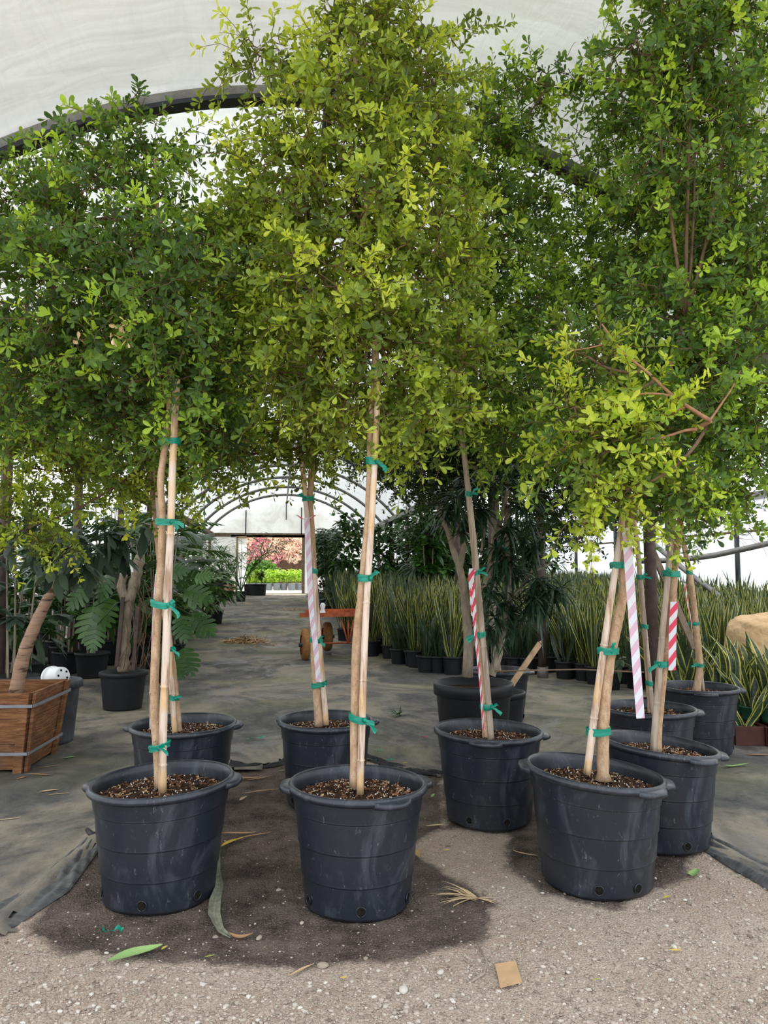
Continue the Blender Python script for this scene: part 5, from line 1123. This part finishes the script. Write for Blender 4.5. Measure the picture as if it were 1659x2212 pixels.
# ---- rusty cart
gw = g2(659, 1426); Dc = depth(gw); S = Dc/F_PX; t = thing('nursery_cart', 'rusty orange two-wheeled nursery cart standing in the aisle', 'cart', gw)
def wheel(px, py, Rp, wp, D_):
    c = atD(px, py, D_); R_ = Rp*D_/F_PX; w_ = wp*D_/F_PX; mb = MB(); ax = RGT*.97+FWD*.24; e1 = nrm(np.cross(ax, UP)); e2 = UP; n = 36; an = np.arange(n)*6.283/n
    pr = [(-.55, .62), (-.5, .8), (-.42, .93), (-.22, 1.0), (.22, 1.0), (.42, .93), (.5, .8), (.55, .62)]
    vv = np.array([[c+ax*h*w_+(e1*math.cos(q)+e2*math.sin(q))*R_*k*(1+(.012 if j % 2 else 0)) for j, q in enumerate(an)] for h, k in pr]); mb.add(vv.reshape(-1, 3), [(i*n+j, i*n+(j+1) % n, (i+1)*n+(j+1) % n, (i+1)*n+j) for i in range(7) for j in range(n)])
    w = part('wheel', mb, M['tyre'], t); mb = MB(); mb.tube([c-ax*w_*.4, c+ax*w_*.4], R_*.62, 24); part('wheel_disc', mb, M['rust_orange'], w); mb = MB(); mb.tube([c-ax*w_*.9, c+ax*w_*.9], R_*.13, 10); part('hub', mb, M['steel_dark'], w); return c
c1 = wheel(659, 1393, 34, 15, Dc); c2 = wheel(707, 1375, 30.5, 17, Dc+.9)
mb = MB(); mb.tube([c1, c2], .018, 8); part('axle', mb, M['steel_dark'], t)
tl, tr2, Dz = atD(647, 1329, Dc+.15), atD(786, 1327, Dc+.15), .0
mb = MB(); mb.smooth = False; u = nrm(tr2-tl); L = np.linalg.norm(tr2-tl)
mb.box((tl+tr2)/2+UP*.0, u*L/2, FWD*.004, UP*.035); mb.box((tl+tr2)/2-UP*.032+FWD*.05, u*L/2, FWD*.05, UP*.004); part('front_rail', mb, M['rust_orange'], t)
mb = MB(); mb.smooth = False; mb.box((tl+tr2)/2+FWD*.9+UP*.02, u*L/2, FWD*.004, UP*.035); part('rear_rail', mb, M['rust_orange'], t)
mb = MB(); mb.smooth = False; mb.box((tl+tr2)/2+FWD*.45-UP*.02, u*L/2, FWD*.44, UP*.006); part('deck', mb, plain('worn_orange_deck', (.45, .22, .15), .7, .3, .3, 9), t)
for a, b in (((738, 1340), (752, 1390)), ((752, 1340), (753, 1390)), ((764, 1338), (754, 1390)), ((690, 1390), (775, 1388)), ((692, 1340), (694, 1390)), ((672, 1393), (694, 1391))):
    mb = MB(); mb.tube([atD(*a, Dc+.2), atD(*b, Dc+.2)], .016, 8); part('brace', mb, M['rust_orange'], t)
mb = MB(); b = (atD(697, 1331, Dc+.3)); mb.lathe([(.0, .0), (.12, .0), (.13, .02), (.05, .05), (.03, .12), (.045, .19), (.02, .23), (0, .235)], 16, b, warp=lambda v, a: v*(1+.18*np.sin(a*3)[None, :, None]*[1, .6, 0])); single('cloth_bundle', mb, M['white'], 'crumpled white cloth standing on the rusty cart', 'cloth', b)

# ---- dry palm-husk heap and other litter
def heap(px, py, w, h, n, label, seed, hz=.12):
    g = g2(px, py); rr = np.random.default_rng(seed); mb = MB(); S = depth(g)/F_PX
    for _ in range(n):
        a = rr.uniform(0, 6.28); q = rr.random()**.6; x, y_ = math.cos(a)*w*q*S, math.sin(a)*h*q*S*3.2; b = g+RGT*x+FWD*y_+[0, 0, .02+hz*(1-q)*rr.random()]
        d = nrm(rr.normal(0, 1, 3)*[1, 1, .25]); blade(mb, b, d, rr.uniform(.08, .22), .012, float(rr.uniform(.1, .6)), .1, 4, .6)
    single('dry_leaf_heap', mb, M['dry'], label, 'heap of dry leaves', g, kind='stuff')
heap(530, 1388, 48, 8, 420, 'heap of broken dry brown leaves lying in the aisle', 71)
heap(632, 1318, 26, 3, 60, 'small scatter of dry leaves farther down the aisle', 72, .04)
heap(560, 1392, 90, 14, 60, 'loose dry leaf scraps around the heap', 73, .0)
LIT = [0]
def fallen(px, py, L, w, rot, tone, label, name='fallen_leaf', curl=.25, cat='leaf', fold=.35, z=.012, mat='dry'):
    LIT[0] += 1; g = ground(px, py); rr = np.random.default_rng(500+LIT[0]); S = 1.0; d = np.array([math.cos(rot), math.sin(rot), 0]); sd = np.array([-d[1], d[0], 0]); tt = np.linspace(-.5, .5, 12)
    p = g+d*L*tt[:, None]+UP*(z+curl*L*(tt**2*2)[:, None]*rr.uniform(.5, 1))+sd*(.08*L*np.sin(tt*4+rr.uniform(0, 3)))[:, None]
    wd = w*np.sin(np.pi*np.clip(tt+.5, .02, .99))**.7; mb = MB(); mb.strip(p, sd, wd, tone, fold=fold, cols=4); return single(name, mb, M[mat], label, cat, g)
fallen(292, 2072, .21, .032, .55, .97, 'broad half-green fallen leaf at the lower left', curl=.15)
fallen(520, 2030, .10, .014, 2.9, .30, 'crumpled brown leaf right of the grey banana stem tip', curl=.5)
fallen(1440, 1945, .05, .008, .3, .80, 'small yellow-green leaf below the right pots'); fallen(1460, 2060, .05, .008, -.4, .72, 'yellow leaf on the bare gravel at lower right')
fallen(1288, 2124, .02, .005, .3, .85, 'tiny green leaf bit left on gravel at bottom right'); fallen(355, 2055, .035, .007, .9, .72, 'small yellow leaf right of the big half-green leaf'); fallen(453, 2073, .04, .005, .1, .85, 'thin yellow-green leaf sliver at lower left of centre')
fallen(965, 1842, .035, .010, .1, .70, 'yellow-brown round leaf between the middle and right pots'); fallen(742, 2120, .03, .006, .4, .72, 'small yellow leaf below the front middle pot')
fallen(1590, 1660, .24, .016, .15, .95, 'long pale green strap leaf on the cloth at right'); fallen(940, 1500-20, .04, .01, .3, .2, 'brown leaf scrap beside the shrub pot', curl=.1)
fallen(1500, 1893, .11, .022, 1.0, .93, 'grey-green torn leaf below the cloth edge on the right')
for k, (x, y_, L, rt, tn, lb) in enumerate([(105, 1660, .16, .2, .45, 'orange-brown dry strip near the wooden box'), (85, 1678, .20, -.1, .35, 'dry brown strip lying below the wooden box'), (105, 1713, .12, .1, .5, 'pale dry strip on the cloth at left, upper'), (125, 1720, .14, .3, .5, 'pale dry strip on the cloth at left, lower'), (45, 1685, .08, .9, .35, 'short brown strip at the left edge'),
        (530, 1685, .22, .15, .35, 'brown dry strip behind the front left pot, upper'), (560, 1685, .20, .3, .45, 'pale dry strip behind the front left pot'), (560, 1715, .25, .2, .4, 'long dry strip between the two front left pots'), (525, 1730, .10, 1.0, .5, 'twisted dry leaf beside the front left pot rim'), (545, 1812, .24, .5, .4, 'curled orange-brown leaf sheath between the front pots'), (515, 1805, .2, .1, .35, 'flat brown leaf sheath between the front pots'), (500, 1825, .16, .8, .75, 'olive shrivelled leaf between the front pots'),
        (1135, 1850, .15, -.9, .5, 'pale dry twig left of the front right pot'), (940, 1788, .12, -.1, .55, 'thin straw beside the front middle pot'), (905, 1850, .10, 1.3, .4, 'small dry twig right of the front middle pot'), (650, 2105, .12, .5, .5, 'straw sliver at the bottom centre left'), (735, 1504, .08, 0, .4, 'orange leaf scrap behind the rear middle pot'),
        (150, 1640, .09, .4, .93, 'green curled leaf by the corner of the wooden box'), (610, 1668, .08, .6, .93, 'pale green leaf between the rear left pots'), (935, 1723, .08, .9, .95, 'grey-green leaf between front middle and right rear pots'), (1060, 1595-60, .03, .3, .5, 'dry scrap in front of the shrub pot'), (880, 1667, .06, .1, .35, 'brown scrap beside the rumpled cloth'), (875, 1652, .05, .3, .72, 'yellow leaf scrap behind the front middle pot'), (1640, 1635, .22, -.5, .15, 'dark broken bark piece at the right edge'), (15, 1775, .15, .5, .55, 'tuft of straw at the left edge')]):
    fallen(x, y_, L, .007+.004*(k % 3), rt, tn, lb, 'dry_leaf_strip', .12, 'dry leaf')
# dry grass tuft
g = ground(1030, 1945); rr = np.random.default_rng(8); mb = MB()
for k in range(20):
    a = math.pi-.75+rr.uniform(-.5, 1.15); d = nrm([math.cos(a), math.sin(a)*.8, rr.uniform(0, .45)]); blade(mb, g+[0, 0, .01]+rr.normal(0, .006, 3), d, rr.uniform(.14, .26), .0045, float(rr.uniform(.5, .6)), .25, 8, .3, peak=.3)
for k in range(5): blade(mb, g+[0, 0, .01], nrm([rr.uniform(.3, 1), rr.uniform(-1, .3), .1]), .09, .004, .55, .2, 5)
single('dry_grass_tuft', mb, M['dry'], 'pale dry grass tuft on dark soil right of the front middle pot', 'dry grass', g)
# grey banana stem on the ground
pts = [ground(472, 1830), ground(470, 1860), ground(470, 1895), ground(474, 1925), ground(464, 1960), ground(462, 1990), ground(475, 2018), ground(497, 2032)]; pts = np.array(pts)+[0, 0, .018]
mb = MB(); t_ = np.linspace(0, len(pts)-1, 40); pp = np.stack([np.interp(t_, np.arange(len(pts)), pts[:, k]) for k in range(3)], -1); ww = np.interp(t_, [0, 2, 3, 4, 5, 6, 7], [.010, .014, .018, .026, .026, .014, .004])
tan = nrm(np.gradient(pp, axis=0)); sd = np.cross(tan, UP); mb.strip(pp, sd, ww, .9, fold=-.6, cols=6); mb.tube(pp-[0, 0, .006], ww*.55, 10, .85); single('leaf_stalk', mb, plain('grey_green_stalk', (.20, .20, .145), .8, .2, .35, 30), 'thick grey-green dead leaf stalk curving beside the front left pot', 'leaf stalk', pts[4])
# teal tape scraps
def scrap(px, py, L, w, rot, label, mat='tape', seed=1):
    g = ground(px, py); rr = np.random.default_rng(seed); d = np.array([math.cos(rot), math.sin(rot), 0]); sd = np.array([-d[1], d[0], 0]); tt = np.linspace(-.5, .5, 14); p = g+d*L*tt[:, None]+UP*(.016+.012*np.abs(np.sin(tt*9+seed)))[:, None]+sd*(.01*np.sin(tt*8))[:, None]
    mb = MB(); mb.strip(p, sd*.8+UP*.4*np.sin(tt*7)[:, None], w*(.35+.65*np.abs(tt*2)), cols=3, fold=.2); single('tape_scrap', mb, M[mat], label, 'tape scrap', g)
scrap(244, 2022, .085, .018, .15, 'knotted green tape scrap on the dark soil, lower left', seed=3); scrap(553, 1600, .17, .014, .3, 'green tape scrap on the cloth between the rear left pots', seed=4)
scrap(832, 1648, .15, .012, .1, 'green tape scrap by the cloth edge behind the front middle pot', seed=5); scrap(820, 1628, .05, .01, .3, 'short green tape bit just above the longer scrap', seed=6); scrap(915, 1597, .08, .009, -.1, 'small pink tape bit on the cloth', 'pinkbit', 7)
# cardboard piece
g = ground(1098, 2111); mb = MB(); mb.smooth = False; e1, e2 = np.array([.056, .012, 0])*.78, np.array([.012, .075, .0]); v = []
for z in (.010, .013):
    for i, s_ in enumerate(((-1, -1), (1, -1), (1, 1), (-1, 1))): v.append(g+e1*s_[0]+e2*s_[1]+[0, 0, z+(.004 if i in (1, 3) else 0)])
mb.add(v, [(3, 2, 1, 0), (4, 5, 6, 7), (0, 1, 5, 4), (1, 2, 6, 5), (2, 3, 7, 6), (3, 0, 4, 7)]); single('cardboard_piece', mb, M['card'], 'small torn rectangle of brown cardboard on the gravel', 'cardboard', g)
# black drip hose end and thin cords
mb = MB(); mb.tube([ground(188, 1800)+[0, 0, .02], ground(198, 1812)+[0, 0, .02], ground(212, 1812)+[0, 0, .02], ground(225, 1805)+[0, 0, .02]], [.012, .018, .02, .016], 8); single('hose_end', mb, M['pot_plain'], 'black curled rubber scrap left of the front left pot', 'rubber scrap', ground(205, 1810))
mb = MB(); mb.tube([ground(1035, 2050)+[0, 0, .008], ground(1052, 2085)+[0, 0, .012], ground(1045, 2110)+[0, 0, .01], ground(1018, 2124)+[0, 0, .006]], .0035, 5); single('straw', mb, M['stone'], 'thin curved pale stem on gravel left of the cardboard', 'straw', ground(1045, 2090))
# pebbles: the loose gravel itself is uncountable, the biggest stones are single things
def pebble(mb, c, s, rr, tone):
    v = np.array([(0, 0, 1), (.89, 0, .45), (.28, .85, .45), (-.72, .53, .45), (-.72, -.53, .45), (.28, -.85, .45), (.72, .53, -.45), (-.28, .85, -.45), (-.89, 0, -.45), (-.28, -.85, -.45), (.72, -.53, -.45), (0, 0, -1.)])
    f = [(0, 1, 2), (0, 2, 3), (0, 3, 4), (0, 4, 5), (0, 5, 1), (1, 6, 2), (2, 7, 3), (3, 8, 4), (4, 9, 5), (5, 10, 1), (6, 7, 2), (7, 8, 3), (8, 9, 4), (9, 10, 5), (10, 6, 1), (11, 7, 6), (11, 8, 7), (11, 9, 8), (11, 10, 9), (11, 6, 10)]
    a = rr.uniform(0, 6.28); R_ = np.array([[math.cos(a), -math.sin(a), 0], [math.sin(a), math.cos(a), 0], [0, 0, 1]]); v = (v*(1+rr.normal(0, .14, v.shape)))*s@R_.T; mb.add(v+c, f, tone)
rr = np.random.default_rng(17); mb = MB(); mb.smooth = False
for _ in range(27000):
    px, py = rr.uniform(-60, 1720), 1760+470*rr.random()**.75; g = ground(px, py); s = min(.0105, .0027*rr.pareto(2.6)+.0023)
    P1 = np.array([g[:2]]); 
    if polydist(P1, poly)[0] > -.03: continue
    w_ = max(polydist(P1, gpoly(pl))[0] for pl in damp)
    if w_ > -.03:
        if rr.random() < .75: continue
        s *= .62
    pebble(mb, g+[0, 0, s*.15], np.array([s*rr.uniform(.8, 1.3), s*rr.uniform(.7, 1.1), s*.55]), rr, float(np.clip(rr.normal(.58, .2), 0, 1)))
single('gravel', mb, M['stone'], 'loose pale gravel scattered over the foreground ground', 'gravel', (1, 2.6, 0), kind='stuff')
for k, (px, py, s, lb) in enumerate([(697, 2089, .024, 'flat grey stone at the dark soil edge below the middle pot'), (872, 2142, .026, 'pale broken stone on the gravel, bottom centre'), (652, 1995, .013, 'rounded pale pebble left of the front middle pot base'), (952, 2102, .018, 'pale flat stone left of the cardboard piece'), (1456, 2047, .016, 'white stone beside the yellow leaf at lower right'), (1173, 2090, .012, 'round whitish pebble right of the cardboard piece'), (1172, 2090-160, .010, 'small pebble left below the front right pot'), (560, 2028, .018, 'grey stone right of the dead stalk tip'), (602, 1924, .014, 'tan stone between the two front pots'), (790, 2072, .013, 'brown-pink stone at the dark soil edge'), (1415, 1898, .012, 'tan pebble right of the front right pot base'), (230, 2060, .010, 'small white pebble above the half-green leaf'), (465, 2026, .014, 'brown stone left of the dead stalk tip'), (1047, 1931, .02, 'dark grey stone behind the dry grass tuft')]):
    g = ground(px, py); mb = MB(); rr2 = np.random.default_rng(900+k); pebble(mb, g+[0, 0, s*.25], np.array([s*1.3, s*.9, s*.6]), rr2, [.45, .9, .75, .85, .95, .9, .8, .5, .6, .4, .8, .95, .3, .2][k]); o = single('stone', mb, M['stone'], lb, 'stone', g)
    md = o.modifiers.new('round', 'SUBSURF'); md.levels = md.render_levels = 1
